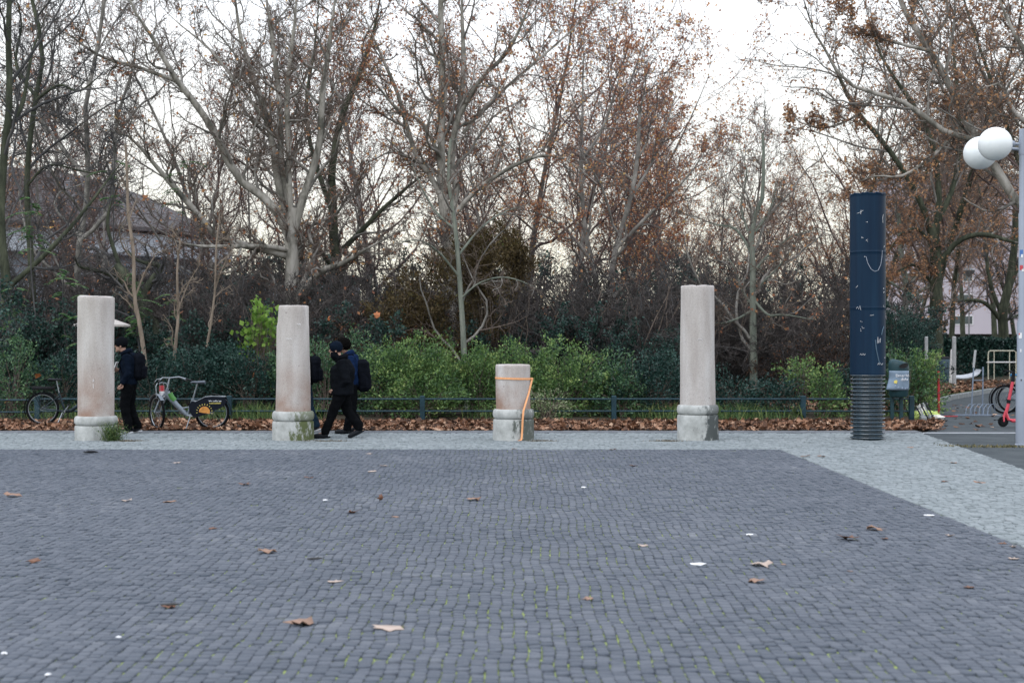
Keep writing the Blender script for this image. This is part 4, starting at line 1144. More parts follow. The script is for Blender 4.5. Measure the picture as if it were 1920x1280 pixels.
# rubbish heap
hd_ = gd(788)
t = empty('scaffold_board', ((1737 - 960) / FPX * hd_, hd_ - .22, 0), 'dark striped slatted panel leaning against the end of the low fence', 'slatted panel')
rt = Matrix.Rotation(math.radians(-30), 3, 'Y') @ Matrix.Rotation(math.radians(12), 3, 'X')
for k in range(5):
    o_ = rt @ Vector(((k - 2) * .055, 0, .21))
    MB().box(tuple(o_), (.030, .018, .44), rot=rt, bev=.004).build('slat', plain('slat_grey', (.02, .03, .035) if k % 2 == 0 else (.42, .45, .46), .6), t, False)
for dz in (.06, .36):
    o_ = rt @ Vector((0, .016, dz)); MB().box(tuple(o_), (.30, .012, .03), rot=rt).build('batten', M['grey_post'], t, False)
def crumple(x, y, z, sx, sy, sz, mat, name, label, cat, seed):
    rg = random.Random(seed); mb = MB()
    ph = [rg.random() * 6 for _ in range(6)]
    vs = []; nu, nv = 20, 12
    for j in range(nv + 1):
        th = PI * j / nv
        for i in range(nu):
            a = 2 * PI * i / nu
            r = 1 + .22 * math.sin(3 * a + ph[0] + 2 * th) + .15 * math.sin(7 * a + ph[1] - 5 * th) + .12 * math.sin(5 * th * 2 + ph[2] + a) + rg.uniform(-.06, .06)
            vs.append((sx * r * math.sin(th) * math.cos(a), sy * r * math.sin(th) * math.sin(a), max(-.95 * sz, sz * r * math.cos(th))))
    fs = [(j * nu + i, (j + 1) * nu + i, (j + 1) * nu + (i + 1) % nu, j * nu + (i + 1) % nu) for j in range(nv) for i in range(nu)]
    o = MB().add(vs, fs).build(name, mat, None, True); o.location = (x, y, z + sz * .95)
    return set_tag(o, label, cat)
hx_ = lambda px: (px - 960) / FPX * hd_
M['hiviz'] = plain('lime_cloth', (.45, .55, .16), .8, bump=.5, bscale=30); M['white_cloth'] = plain('white_cloth', (.62, .60, .56), .8, bump=.5, bscale=30)
crumple(hx_(1712), hd_ - .1, 0, .10, .09, .10, M['hiviz'], 'cloth_bundle', 'lime green cloth bundle under the leaning slatted panel', 'cloth', 1)
crumple(hx_(1744), hd_ + .05, .06, .17, .12, .07, M['hiviz'], 'cloth_bundle', 'pale lime cloth heaped right of the slatted panel', 'cloth', 2)
crumple(hx_(1750), hd_ - .12, 0, .19, .12, .06, M['white_cloth'], 'plastic_bag', 'crumpled white bag at the front of the rubbish by the fence end', 'bag', 3)
crumple(hx_(1733), hd_ + .25, .05, .10, .09, .13, M['white_cloth'], 'plastic_bag', 'white bag standing behind the slatted panel', 'bag', 4)
crumple(hx_(1748), hd_ - .18, -.02, .22, .10, .04, plain('black_bag', (.01, .012, .014), .35), 'plastic_bag', 'flattened black bag under the white one by the fence end', 'bag', 5)
crumple(G(27 * 1 + 0, 783)[0], G(27, 783)[1], .06, .08, .06, .04, M['white_cloth'], 'paper_scrap', 'white paper scrap in the leaf litter left of the dark bicycle', 'litter', 6)

# far side furniture on the right
M['cream_metal'] = plain('cream_tube', (.55, .53, .42), .5)
fd_ = 62; t = empty('hoop_railing', ((1878 - 960) / FPX * fd_, fd_, 0), 'cream tubular hoop railing beside the far dark tree', 'railing')
fs_ = FPX / fd_; qx = lambda px: (px - 1878) / fs_; qz = lambda py: CAM_H + (640 - py) / fs_
MB().tube([(qx(1853), 0, 0), (qx(1853), 0, qz(664)), (qx(1854), 0, qz(659)), (qx(1857), 0, qz(657.5)), (qx(1901), 0, qz(657.5)), (qx(1905), 0, qz(660)), (qx(1905), 0, 0)], .028, 8).build('top_rail', M['cream_metal'], t)
MB().tube([(qx(1850), 0, qz(679)), (qx(1905), 0, qz(679))], .035, 8).build('lower_rail', M['white_post'], t)
for px in (1864, 1893): MB().tube([(qx(px), 0, 0), (qx(px), 0, qz(658))], .022, 8).build('upright', M['cream_metal'], t)
bd2 = 60; t = empty('curved_bench', ((1797 - 960) / FPX * bd2, bd2, 0), 'low white curved bench shell lying beyond the grey posts', 'bench')
vs = []; nn = 24
for i in range(nn + 1):
    u = -1 + 2 * i / nn
    prx = u * .85; dip = .34 * math.sqrt(max(0, 1 - u * u))
    for (w, q) in ((-.35, 0), (.35, 0), (.35, .05), (-.35, .05)):
        vs.append((prx, w, .40 - dip * (1 if w < 0 else .75) + q + .08))
fs = [(i * 4 + k, i * 4 + (k + 1) % 4, (i + 1) * 4 + (k + 1) % 4, (i + 1) * 4 + k) for i in range(nn) for k in range(4)] + [(0, 1, 2, 3), tuple(nn * 4 + k for k in (3, 2, 1, 0))]
MB().add(vs, fs).build('shell', plain('white_shell', (.60, .64, .70), .5), t)
MB().box((0, 0, .06), (.5, .3, .12), bev=.02).build('foot', M['grey_post'], t, False)
td = 58; t = empty('waste_barrel', ((1757 - 960) / FPX * td, td - 1, 0), 'dark blue barrel at the foot of the big mossy tree', 'barrel')
MB().lathe([(.28, .0), (.32, .05), (.33, .5), (.31, .95), (.29, 1.0)], n=24).build('drum', plain('blue_drum', (.025, .06, .085), .5), t)
MB().lathe([(.30, 1.0), (.31, 1.02), (.28, 1.08), (.05, 1.1)], n=24).build('lid', M['black_plastic'], t)
t = empty('lamp_lantern', ((1817 - 960) / FPX * 110, 110, 0), 'distant park lantern on a thin pole before the pink building', 'street lamp')
MB().tube([(0, 0, 0), (0, 0, 3.2 + CAM_H + 1.8)], .06, 8).build('pole', M['grey_post'], t)
MB().lathe([(.12, 0), (.42, .35), (.48, .5), (.2, .72), (.05, .8)], c=(0, 0, 6.7), n=16).build('lantern', plain('lantern_grey', (.16, .17, .18), .4), t)
MB().tube([(0, 0, 0), (0, 0, .1)], .12, 8).build('base', M['grey_post'], t)

# ================================================================== BUILDINGS
M['pink_render'] = noise_mat('pale_pink_render', [(.3, (.44, .41, .46)), (.7, (.52, .48, .53))], scale=.08, rough=.9, bump=0)
M['white_trim'] = plain('white_trim', (.72, .72, .74), .6)
M['glass'] = plain('window_glass', (.05, .075, .085), .12, 0, .6, var=.5, scale=.4)
AD = 185.0; AS = FPX / AD
ax0, ax1 = (1668 - 960) / AS, (2450 - 960) / AS
t = empty('apartment_block', ((ax0 + ax1) / 2, AD, 0), 'pale pink apartment block with rows of windows behind the right-hand trees', 'building')
zA = lambda py: CAM_H + (640 - py) / AS
wz0 = zA(626); wid = ax1 - ax0; top_ = zA(335)
MB().box((0, 6, (wz0 + top_) / 2), (wid, 12, top_ - wz0)).build('wall', M['pink_render'], t, False)
MB().box((0, 6.8, wz0 / 2), (wid - 3, 10, wz0)).build('ground_storey', plain('dark_storey', (.05, .05, .055), .7), t, False)
MB().box((0, 6, top_ + .3), (wid + .6, 12.6, .6)).build('roof', M['grey_post'], t, False)
storey = 40.3 / AS
xw = np.arange(ax0 + 2.6, ax1 - 2, 88 / AS) - t.location.x
for r in range(9):
    zc_ = zA(600) + r * storey
    if zc_ > top_ - 1.2: break
    for i, x in enumerate(xw):
        if x + t.location.x > 62: continue
        for dx in (0, 1.45):
            f = MB().box((x + dx, -.02, zc_), (1.42, .10, 1.25)).build('window', M['white_trim'], t, False)
            MB().box((x + dx, -.075, zc_), (1.18, .02, 1.02)).build('pane', M['glass'], f, False)
# left hall with a shallow domed roof
M['hall_roof'] = noise_mat('brown_grey_roof', [(.3, (.06, .058, .062)), (.7, (.12, .113, .118))], scale=.3, rough=.8, bump=0)
M['hall_wall'] = noise_mat('blue_grey_concrete', [(.3, (.19, .22, .26)), (.7, (.31, .34, .39))], scale=.25, rough=.85, bump=0)
HD = 88.0; HS = FPX / HD; hcx = (-70 - 960) / HS; Rh = (405 + 70) / HS
t = empty('round_hall', (hcx, HD + 4, 0), 'large round hall with a shallow domed roof behind the trees at the left', 'building')
zH = lambda py: CAM_H + (640 - py) / HS
# perspective roof outline: radius (px from centre) to height
MB().lathe([(Rh + .3, zH(446)), (Rh + .3, zH(440)), (Rh * .86, zH(404)), (Rh * .66, zH(356)), (Rh * .42, zH(320)), (Rh * .15, zH(303)), (.3, zH(298))], n=64).build('roof', M['hall_roof'], t)
MB().lathe([(Rh - .6, zH(450)), (Rh - .6, zH(436))], n=64, cap=False).build('window_band', plain('band_glass', (.06, .07, .08), .2, 0, .5), t)
for a in np.linspace(-PI * .95, -.05, 30):
    MB().box(((Rh - .5) * math.cos(a), (Rh - .5) * math.sin(a), (zH(450) + zH(436)) / 2), (.15, .3, .55), rot=Matrix.Rotation(a, 3, 'Z')).build('mullion', M['grey_post'], t, False)
MB().lathe([(Rh - .3, zH(490)), (Rh - .1, zH(489)), (Rh - .1, zH(450)), (Rh - .4, zH(449))], n=64).build('parapet', plain('white_band', (.46, .50, .56), .7), t)
MB().lathe([(Rh - .8, 0), (Rh - .8, zH(532)), (Rh - .6, zH(531)), (Rh - .6, zH(528)), (Rh - .8, zH(527)), (Rh - .8, zH(490))], n=64).build('wall', M['hall_wall'], t)
for a in (-1.02, -.97, -.90):
    MB().box(((Rh - .52) * math.cos(a), (Rh - .52) * math.sin(a), (zH(449) + zH(430)) / 2 - .1), (.06, .8, .45), rot=Matrix.Rotation(a, 3, 'Z')).build('lit_window', plain('lit_window', (.7, .5, .2), .5, emit=(1.0, .62, .20, .9)), t, False)
# long low wing of the hall running to the right behind the shrubs
t = empty('concrete_wing', ((420 - 960) / FPX * 80, 80, 0), 'low grey concrete building wing behind the thicket at the left', 'building')
MB().box((-1, 3, 2.6), (16, 6, 5.2)).build('wall', M['hall_wall'], t, False)
MB().box((-1, 3, 5.3), (16.6, 6.6, .25)).build('roof', M['hall_roof'], t, False)
MB().box((-1, -.1, 3.2), (15.8, .12, .16)).build('ledge', M['grey_post'], t, False)
for k in range(5):
    f = MB().box((-7 + k * 3, -.03, 1.9), (1.5, .1, 1.3)).build('window', M['grey_post'], t, False)
    MB().box((-7 + k * 3, -.095, 1.9), (1.3, .03, 1.1)).build('pane', M['glass'], f, False)

# parasol behind the leftmost column
pd2 = 34.6; ps = FPX / pd2
t = empty('parasol', ((191 - 960) / ps, pd2, 0), 'off-white parasol standing behind the leftmost column', 'parasol')
zp = lambda py: CAM_H + (640 - py) / ps
can = MB(); R8 = (243 - 139) / 2 / ps * 1.02
vs = [(0, 0, zp(590))]
for k in range(8):
    a = 2 * PI * k / 8 + PI / 8; vs.append((R8 * math.cos(a), R8 * math.sin(a), zp(609)))
for k in range(8):
    a = 2 * PI * k / 8 + PI / 8; vs.append((R8 * math.cos(a), R8 * math.sin(a), zp(612.5)))
fs = [(0, 1 + k, 1 + (k + 1) % 8) for k in range(8)] + [(1 + k, 9 + k, 9 + (k + 1) % 8, 1 + (k + 1) % 8) for k in range(8)]
co = can.add(vs, fs).build('canopy', plain('off_white_canvas', (.62, .58, .55), .8), t, False)
co.modifiers.new('thickness', 'SOLIDIFY').thickness = .01
MB().tube([(0, 0, 0), (0, 0, zp(589))], .022, 8).build('pole', M['grey_post'], t)
for k in range(8):
    a = 2 * PI * k / 8 + PI / 8; MB().tube([(0, 0, zp(592)), (R8 * math.cos(a) * .97, R8 * math.sin(a) * .97, zp(610))], .008, 5).build('rib', M['grey_post'], t)
MB().box((0, 0, .04), (.5, .5, .08), bev=.02).build('base', M['grey_post'], t, False)
# small road signs glimpsed through the shrubs
rd2 = 50; rs = FPX / rd2
def road_sign(px, py, r, mat1, label, bar=True):
    t = empty('road_sign', ((px - 960) / rs, rd2, 0), label, 'road sign')
    z = CAM_H + (640 - py) / rs
    MB().tube([(0, .04, 0), (0, .04, z + r)], .025, 8).build('pole', M['grey_post'], t)
    MB().tube([(0, .01, z), (0, -.01, z)], r, 24).build('disc', mat1, t)
    if bar: MB().box((0, -.014, z), (r * 1.4, .006, r * .4)).build('white_bar', M['st_white'], t, False)
    else: MB().tube([(0, -.011, z), (0, -.015, z)], r * .7, 24).build('white_centre', M['st_white'], t)
road_sign(393, 641, .12, M['st_red'], 'small red and white bar sign above the shrubs left of the chipped column')
road_sign(399, 622, .09, M['st_red'], 'higher small red-rimmed sign above the bar sign', False)
t = empty('striped_pole', ((421 - 960) / rs, rd2 - .5, 0), 'thin dark pole with white bands left of the chipped column', 'pole')
zq = lambda py: CAM_H + (640 - py) / rs
MB().tube([(0, 0, 0), (0, 0, zq(588))], .028, 10).build('shaft', M['bin_green'], t)
for py in (598, 601, 604, 632, 637, 641, 645): MB().tube([(0, 0, zq(py)), (0, 0, zq(py + 1.3))], .032, 10).build('band', M['st_white'], t)
# red container and green fence glimpsed right of the tallest column
t = empty('glass_container', ((1386 - 960) / FPX * 66, 66, 0), 'small round-topped red and white container seen beyond the lawn', 'container')
MB().lathe([(.24, 0), (.25, .1), (.25, .95 + .3), (.20, 1.42 + .0), (.06, 1.5)], n=20).build('drum', plain('orange_red', (.48, .07, .04), .5), t)
MB().tube([(-.06, -.25, 1.3), (-.06, -.30, 1.3)], .08, 12).build('inlet', M['st_white'], t)
t = empty('panel_fence', ((1378 - 960) / FPX * 72, 72, 0), 'dark green panel fence far behind, right of the tallest column', 'fence')
for k in range(-2, 3): MB().box((k * 1.5, 0, .85), (1.44, .05, 1.7)).build('panel', plain('green_panel', (.015, .05, .045), .6), t, False)
for k in range(-3, 3): MB().box((k * 1.5 + .75, -.01, .9), (.07, .09, 1.8)).build('post', M['grey_post'], t, False)
t = MB().box((0, 0, .3), (10, .3, .6), bev=.03).build('low_wall', M['kerb'], None, False); t.location = ((1378 - 960) / FPX * 68, 68, 0)
set_tag(t, 'low grey wall in front of the green panel fence', 'wall')

# ================================================================== PEOPLE
def remeshed(mb, voxel, name, mat, parent, smooth_it=2, wrinkle=0.0, seed=0, wscale=9.0):
    me = bpy.data.meshes.new(name); me.from_pydata(mb.v, [], mb.f)
    o = bpy.data.objects.new(name, me); COL.objects.link(o)
    r = o.modifiers.new('remesh', 'REMESH'); r.mode = 'VOXEL'; r.voxel_size = voxel
    s = o.modifiers.new('smooth', 'SMOOTH'); s.factor = .5; s.iterations = smooth_it
    dg = bpy.context.evaluated_depsgraph_get()
    me2 = bpy.data.meshes.new_from_object(o.evaluated_get(dg))
    bpy.data.objects.remove(o); bpy.data.meshes.remove(me)
    if wrinkle:
        from mathutils import noise
        for v in me2.vertices:
            p = v.co
            q = Vector((p.x * wscale + seed, p.y * wscale, p.z * wscale * 1.5))
            v.co = p + v.normal * (noise.noise(q) * wrinkle + noise.noise(q * 2.3) * wrinkle * .4)
    me2.polygons.foreach_set('use_smooth', [True] * len(me2.polygons))
    me2.name = name; me2.materials.clear()
    return link_mesh(name, me2, mat, parent)
def M_cloth(name, col, rough=.85): return plain(name, tuple(v * .6 for v in col), 1.0, 0, .04, var=.25, scale=8, bump=.25, bscale=60)
M['skin'] = plain('skin', (.34, .20, .15), .55, var=.06); M['skin_dark'] = plain('skin_dark', (.16, .085, .055), .5, var=.06)
M['hair'] = plain('black_hair', (.005, .0045, .0045), 1.0, 0, .03, bump=.6, bscale=120)
M['jacket_black'] = M_cloth('black_jacket', (.009, .011, .015)); M['trouser_black'] = M_cloth('black_trousers', (.007, .008, .010))
M['jacket_navy'] = M_cloth('navy_jacket', (.008, .014, .028)); M['jacket_blue'] = M_cloth('blue_jacket', (.011, .028, .085))
M['beanie_navy'] = M_cloth('navy_knit', (.010, .018, .034)); M['pack_black'] = M_cloth('black_pack', (.009, .011, .017), .7)
M['jeans'] = M_cloth('blue_jeans', (.022, .045, .075)); M['shoe_black'] = plain('shoe_black', (.008, .010, .014), .6, 0, .2)
M['sole_white'] = plain('sole_white', (.50, .52, .55), .6); M['sole_dark'] = plain('sole_dark', (.008, .012, .015), .8, 0, .1)
M['scarf'] = M_cloth('dark_scarf', (.008, .010, .014)); M['eye'] = plain('eye_dark', (.02, .015, .012), .2)

def person(x, d, label, J, skin, top_mat, leg_mat, scarf=False, hat=None, hair=None, pack=True, sole='sole_white', stripe=False, hood=True, coat_z=.86, turn=0.0, group=None, bulk=1.0, pack_mat=None):
    """local frame: walks towards -x, left side (-y) faces the camera. J: joints"""
    t = empty('person', (x, d, 0), label, 'person', group)
    t.rotation_euler = (0, 0, turn)
    V_ = Vector
    hd_c = V_(J['head']); nk = V_(J['neck']); ch = V_(J['chest']); pv = V_(J['pelvis'])
    hipw, shw = .09, .185
    body = MB()
    body.tube([pv + V_((0, 0, -.08)), pv, (pv + ch) / 2, ch, ch.lerp(nk, .7)], [.12, .135, .125, .145, .08], 14, flat=1.15)
    body.tube([ch.lerp(nk, .6), nk, hd_c + V_((.015, 0, -.04))], [.07, .055, .055], 12)
    body.ball(hd_c + V_((.012, 0, .02)), .10, 18, 12, sc=(.98, .78, 1.02))
    body.ball(hd_c + V_((-.03, 0, -.055)), .062, 14, 10, sc=(1, .82, .95))
    body.tube([hd_c + V_((-.085, 0, .02)), hd_c + V_((-.108, 0, -.022)), hd_c + V_((-.085, 0, -.032))], [.010, .017, .012], 8)   # nose
    body.ball(hd_c + V_((-.083, 0, -.062)), .017, 10, 8, sc=(.7, 1.5, .7))      # lips
    body.ball(hd_c + V_((-.075, 0, -.098)), .024, 10, 8)                        # chin
    body.ball(hd_c + V_((-.078, 0, .035)), .026, 10, 8, sc=(.6, 2.0, .5))       # brow
    for s in (-1, 1):
        body.ball(hd_c + V_((.018, s * .078, -.008)), .028, 10, 8, sc=(.7, .4, 1.15))  # ear
    for s, k in ((-1, 'n'), (1, 'f')):
        sh = ch + V_((.0, s * shw, .09)); el_ = V_(J['elbow_' + k]); wr = V_(J['wrist_' + k])
        body.tube([ch + V_((0, s * .08, .08)), sh, (sh + el_) / 2, el_, (el_ + wr) / 2, wr], [.07, .058, .048, .040, .036, .026], 12)
        hdv = (wr - el_).normalized(); pw = wr + hdv * .05
        lat = V_((0, 1, 0)); fw = lat.cross(hdv).normalized()
        body.tube([wr, wr + hdv * .03, wr + hdv * .075], [.024, .030, .028], 10, flat=.55 if abs(hdv.z) > .5 else .8)
        cu = V_(J.get('curl', (-.6, 0, 0)))
        for i_, (off, ln) in enumerate(((-.027, .066), (-.009, .074), (.009, .070), (.026, .056))):
            p0 = wr + hdv * .07 + fw * off
            p1 = p0 + (hdv + cu * .12 + lat * -s * .12).normalized() * ln * .45
            p2 = p1 + (hdv * .8 + cu * .45 + lat * -s * .35).normalized() * ln * .32
            p3 = p2 + (hdv * .4 + cu * .7 + lat * -s * .55).normalized() * ln * .28
            body.tube([p0 - hdv * .012, p0, p1, p2, p3], [.0095, .0095, .0088, .008, .0065], 7)
        p0 = wr + hdv * .02 - fw * .022
        body.tube([p0, p0 - fw * .022 + hdv * .022, p0 - fw * .028 + hdv * .05, p0 - fw * .022 + hdv * .068 + lat * -s * .01], [.013, .012, .010, .008], 7)
        hp = pv + V_((0, s * hipw, -.03)); kn = V_(J['knee_' + k]); an = V_(J['ankle_' + k]); to = V_(J['toe_' + k])
        body.tube([hp, (hp + kn) / 2, kn, kn.lerp(an, .35), an], [.088, .070, .052, .052, .036], 12)
        body.tube([an + V_((.02, 0, -.03)), an.lerp(to, .5), to], [.035, .034, .022], 8)
    remeshed(body, .0065, 'body', skin, t, 2)
    # eyes
    e = MB()
    for s in (-1, 1): e.ball(hd_c + V_((-.077, s * .030, .014)), .010, 10, 8)
    e.build('eyes', M['eye'], t)
    # top
    tp_ = MB(); b_ = bulk
    hem = V_((pv.x, 0, coat_z))
    tp_.tube([hem, hem + V_((0, 0, .03)), pv.lerp(ch, .25), (pv + ch) / 2, ch, ch + V_((0, 0, .11)), ch.lerp(nk, .85)], [.150 * b_, .160 * b_, .158 * b_, .165 * b_, .172 * b_, .135, .085], 18, flat=1.18)
    for s, k in ((-1, 'n'), (1, 'f')):
        sh = ch + V_((.0, s * shw, .085)); el_ = V_(J['elbow_' + k]); wr = V_(J['wrist_' + k])
        tp_.tube([ch + V_((0, s * .09, .07)), sh, (sh + el_) / 2, el_, (el_ + wr) / 2, wr, wr + (wr - el_).normalized() * .012], [.095, .082 * b_, .070 * b_, .064 * b_, .056, .044, .040], 14)
    tp_.tube([nk + V_((.0, 0, -.05)), nk + V_((-.005, 0, .015))], [.085, .075], 14)
    tj = remeshed(tp_, .011, 'jacket', top_mat, t, 3, wrinkle=.012, seed=x)
    if hood:
        h = MB(); h.tube([nk + V_((-.05, -.05, -.01)), nk + V_((.02, -.085, .02)), nk + V_((.09, -.04, .04)), nk + V_((.09, .04, .04)), nk + V_((.02, .085, .02)), nk + V_((-.05, .05, -.01))], [.035, .045, .055, .055, .045, .035], 10)
        remeshed(h, .010, 'hood', top_mat, t, 3, wrinkle=.010, seed=3)
    # trousers
    tr = MB()
    tr.tube([pv + V_((0, 0, .08)), pv, pv + V_((0, 0, -.10))], [.135, .148, .125], 16, flat=1.15)
    for s, k in ((-1, 'n'), (1, 'f')):
        hp = pv + V_((0, s * hipw * .9, -.04)); kn = V_(J['knee_' + k]); an = V_(J['ankle_' + k])
        tr.tube([hp, (hp + kn) / 2, kn, (kn + an) / 2, an + V_((0, 0, .02)), an + V_((0, 0, -.035))], [.122, .108, .092, .084, .078, .072], 14)
    remeshed(tr, .011, 'trousers', leg_mat, t, 3, wrinkle=.014, seed=5, wscale=7)
    # shoes
    for s, k in ((-1, 'n'), (1, 'f')):
        an = V_(J['ankle_' + k]); to = V_(J['toe_' + k])
        fwd = (to - an); fwd.z = 0; fwd.normalize()
        dirv = (to - (an + V_((0, 0, -.055)))).normalized(); up = V_((0, 1, 0)).cross(dirv) ; up = up if up.z > 0 else -up
        heel = an + V_((0, 0, -.05)) - dirv * .045
        sh_ = MB()
        sh_.tube([heel, heel + dirv * .06, heel + dirv * .15, heel + dirv * .23, heel + dirv * .275], [.044, .054, .052, .044, .028], 12, flat=.95)
        sh_.tube([an + V_((0, 0, .03)), heel + dirv * .06], [.043, .045], 12)
        so_ = remeshed(sh_, .008, 'shoe', M['shoe_black'], t, 3)
        sl = MB(); ol = []
        for (q, w) in ((-.04, .02), (-.03, .034), (.04, .038), (.12, .036), (.18, .042), (.23, .036), (.26, .020)): ol.append((q, w))
        base = heel - up * .044
        pts = [(q, -w) for q, w in ol] + [(q, w) for q, w in ol[::-1]]
        vs = [base + dirv * q + V_((0, 1, 0)) * w for q, w in pts] + [base + dirv * q + V_((0, 1, 0)) * w + up * .024 for q, w in pts]
        n_ = len(pts)
        sl.add(vs, [tuple(range(n_)), tuple(range(2 * n_ - 1, n_ - 1, -1))] + [(i, (i + 1) % n_, (i + 1) % n_ + n_, i + n_) for i in range(n_)])
        sl.build('sole', M[sole], so_, False)
        if stripe:
            st_ = MB(); st_.tube([heel + dirv * .03 + V_((0, s * .044, .005)) - up * .01, heel + dirv * .10 + V_((0, s * .047, 0)) - up * .015, heel + dirv * .18 + V_((0, s * .044, 0)) + up * .012], [.004, .009, .004], 6); st_.build('side_stripe', M['sole_white'], so_)
    if hat:
        hm = MB()
        hm.tube([hd_c + V_((.0, 0, .03)), hd_c + V_((.006, 0, .07)), hd_c + V_((.014, 0, .115)), hd_c + V_((.018, 0, .140))], [.108, .116, .092, .035], 16, flat=.86)
        hm.ball(hd_c + V_((.016, 0, .052)), .118, 18, 12, sc=(1.0, .86, .98))
        remeshed(hm, .008, 'hat', hat, t, 2, wrinkle=.004, seed=2)
    if scarf:
        sc2 = MB(); sc2.tube([nk + V_((-.01, 0, -.03)), hd_c + V_((-.015, 0, -.085)), hd_c + V_((-.012, 0, -.03))], [.085, .094, .088], 16, flat=.88)
        remeshed(sc2, .009, 'scarf', M['scarf'], t, 2, wrinkle=.008, seed=6, wscale=16)
    if hair:
        rg = random.Random(9); hm = MB()
        hm.ball(hd_c + V_((.030, 0, .055)), hair, 18, 12, sc=(1, .92, .95))
        for _ in range(90):
            v = V_((rg.gauss(0, 1), rg.gauss(0, 1), rg.gauss(.3, 1))).normalized()
            if v.x < -.55 and v.z < .35: continue
            hm.ball(hd_c + V_((.030, 0, .055)) + V_((v.x * hair, v.y * hair * .92, v.z * hair * .95)) * .95, .018, 6, 4)
        remeshed(hm, .009, 'hair', M['hair'], t, 1, wrinkle=.008, seed=4, wscale=30)
    if pack:
        bp_ = MB(); pm = pack_mat or M['pack_black']
        px0 = ch.x + .165
        tilt = Matrix.Rotation(math.radians(J.get('pack_tilt', 0)), 3, 'Y')
        cc = V_((px0 + .09 + J.get('pack_dx', 0), 0, ch.z - .06 + J.get('pack_dz', 0)))
        ps_ = J.get('pack_s', 1.0); bp_.box(tuple(cc), (.20 * ps_, .29, .46 * ps_), rot=tilt, bev=.07)
        bp_.ball(tuple(cc + V_((.0, 0, .18))), .13, 14, 10, sc=(.85, 1.05, .8))
        po_ = remeshed(bp_, .012, 'backpack', pm, t, 5, wrinkle=.010, seed=8)
        pk = MB(); pk.box(tuple(cc + V_((.10, 0, -.08))), (.09, .22, .24), rot=tilt, bev=.035)
        remeshed(pk, .010, 'front_pocket', pm, po_, 4, wrinkle=.006)
        MB().tube([cc + V_((-.02, -.03, .27)), cc + V_((.0, -.02, .30)), cc + V_((.02, .02, .30)), cc + V_((.0, .03, .27))], .009, 6).build('grab_loop', pm, po_)
        for s in (-1, 1):
            sh = ch + V_((0, s * .12, .10))
            stp = MB(); ribbon(stp, [cc + V_((-.07, s * .09, .20)), sh + V_((.05, 0, .075)), sh + V_((-.06, 0, .05)), ch + V_((-.155, s * .13, -.04)), ch + V_((-.09, s * .165, -.20)), cc + V_((-.06, s * .12, -.19))], .05, (0, 1, 0), .005)
            stp.build('strap', pm, po_)
    return t

pA = person((240 - 960) / FPX * 26.4, 26.4, 'person in a black cap and dark hooded jacket stepping out behind the leftmost column',
    dict(head=(-.135, 0, 1.625), neck=(-.055, 0, 1.485), chest=(.015, 0, 1.32), pelvis=(.02, 0, .95), elbow_n=(.07, -.24, 1.12), wrist_n=(-.045, -.24, .93), elbow_f=(.0, .23, 1.10), wrist_f=(-.20, .16, 1.17),
         knee_n=(-.035, -.09, .51), ankle_n=(.03, -.09, .10), toe_n=(-.17, -.09, .03), knee_f=(.01, .09, .50), ankle_f=(.15, .09, .11), toe_f=(-.03, .09, .03), pack_tilt=4, pack_dx=-.07, pack_dz=-.05, curl=(-.5, 0, .2)),
    M['skin'], M['jacket_navy'], M['trouser_black'], hat=M['jacket_black'], stripe=True, coat_z=.90)
# peak of the cap and the white sheet in the far hand
MB().add([( -.215, -.07, 1.665), (-.215, .07, 1.665), (-.29, .05, 1.645), (-.30, 0, 1.64), (-.29, -.05, 1.645), (-.215, -.07, 1.675), (-.215, .07, 1.675), (-.29, .05, 1.653), (-.30, 0, 1.65), (-.29, -.05, 1.653)], [(0, 1, 2, 3, 4), (9, 8, 7, 6, 5), (0, 4, 9, 5), (4, 3, 8, 9), (3, 2, 7, 8), (2, 1, 6, 7), (1, 0, 5, 6)]).build('cap_peak', M['jacket_black'], pA, False)
pp = MB().box((0, 0, 0), (.012, .15, .21), rot=Matrix.Rotation(.35, 3, 'Y')).build('paper_sheet', M['st_white'], None, False)
pp.location = (pA.location.x - .27, pA.location.y + .13, 1.22)
set_tag(pp, 'white folded paper in the hand of the person behind the leftmost column', 'paper')

person((640 - 960) / FPX * 25.05, 25.05, 'person in a navy beanie and long black coat striding left past the chipped column',
    dict(head=(-.105, 0, 1.545), neck=(-.02, 0, 1.40), chest=(.025, 0, 1.23), pelvis=(.01, 0, .88), elbow_n=(.13, -.25, 1.00), wrist_n=(-.09, -.15, .87), elbow_f=(-.02, .25, 1.0), wrist_f=(-.10, .14, .87),
         knee_n=(-.13, -.09, .49), ankle_n=(-.27, -.08, .10), toe_n=(-.47, -.08, .035), knee_f=(.10, .09, .46), ankle_f=(.31, .09, .17), toe_f=(.16, .09, .035)),
    M['skin'], M['jacket_black'], M['trouser_black'], scarf=True, hat=M['beanie_navy'], pack=False, coat_z=.76, bulk=1.28, sole='sole_dark', group='people walking left on the pale paving')
person((655 - 960) / FPX * 26.3, 26.3, 'person with short curly hair in a blue jacket carrying a large black backpack',
    dict(head=(-.13, 0, 1.60), neck=(-.04, 0, 1.455), chest=(.03, 0, 1.29), pelvis=(.05, 0, .94), elbow_n=(.10, -.25, 1.10), wrist_n=(-.02, -.25, .90), elbow_f=(-.02, .24, 1.08), wrist_f=(-.18, .2, .95),
         knee_n=(.06, -.09, .50), ankle_n=(-.03, -.09, .10), toe_n=(-.24, -.09, .03), knee_f=(-.02, .09, .52), ankle_f=(.17, .09, .14), toe_f=(.0, .09, .035), pack_tilt=-6, pack_dx=-.03, pack_dz=-.16, pack_s=1.3),
    M['skin_dark'], M['jacket_blue'], M['trouser_black'], hair=.128, coat_z=.88, sole='sole_dark', bulk=1.05, group='people walking left on the pale paving')
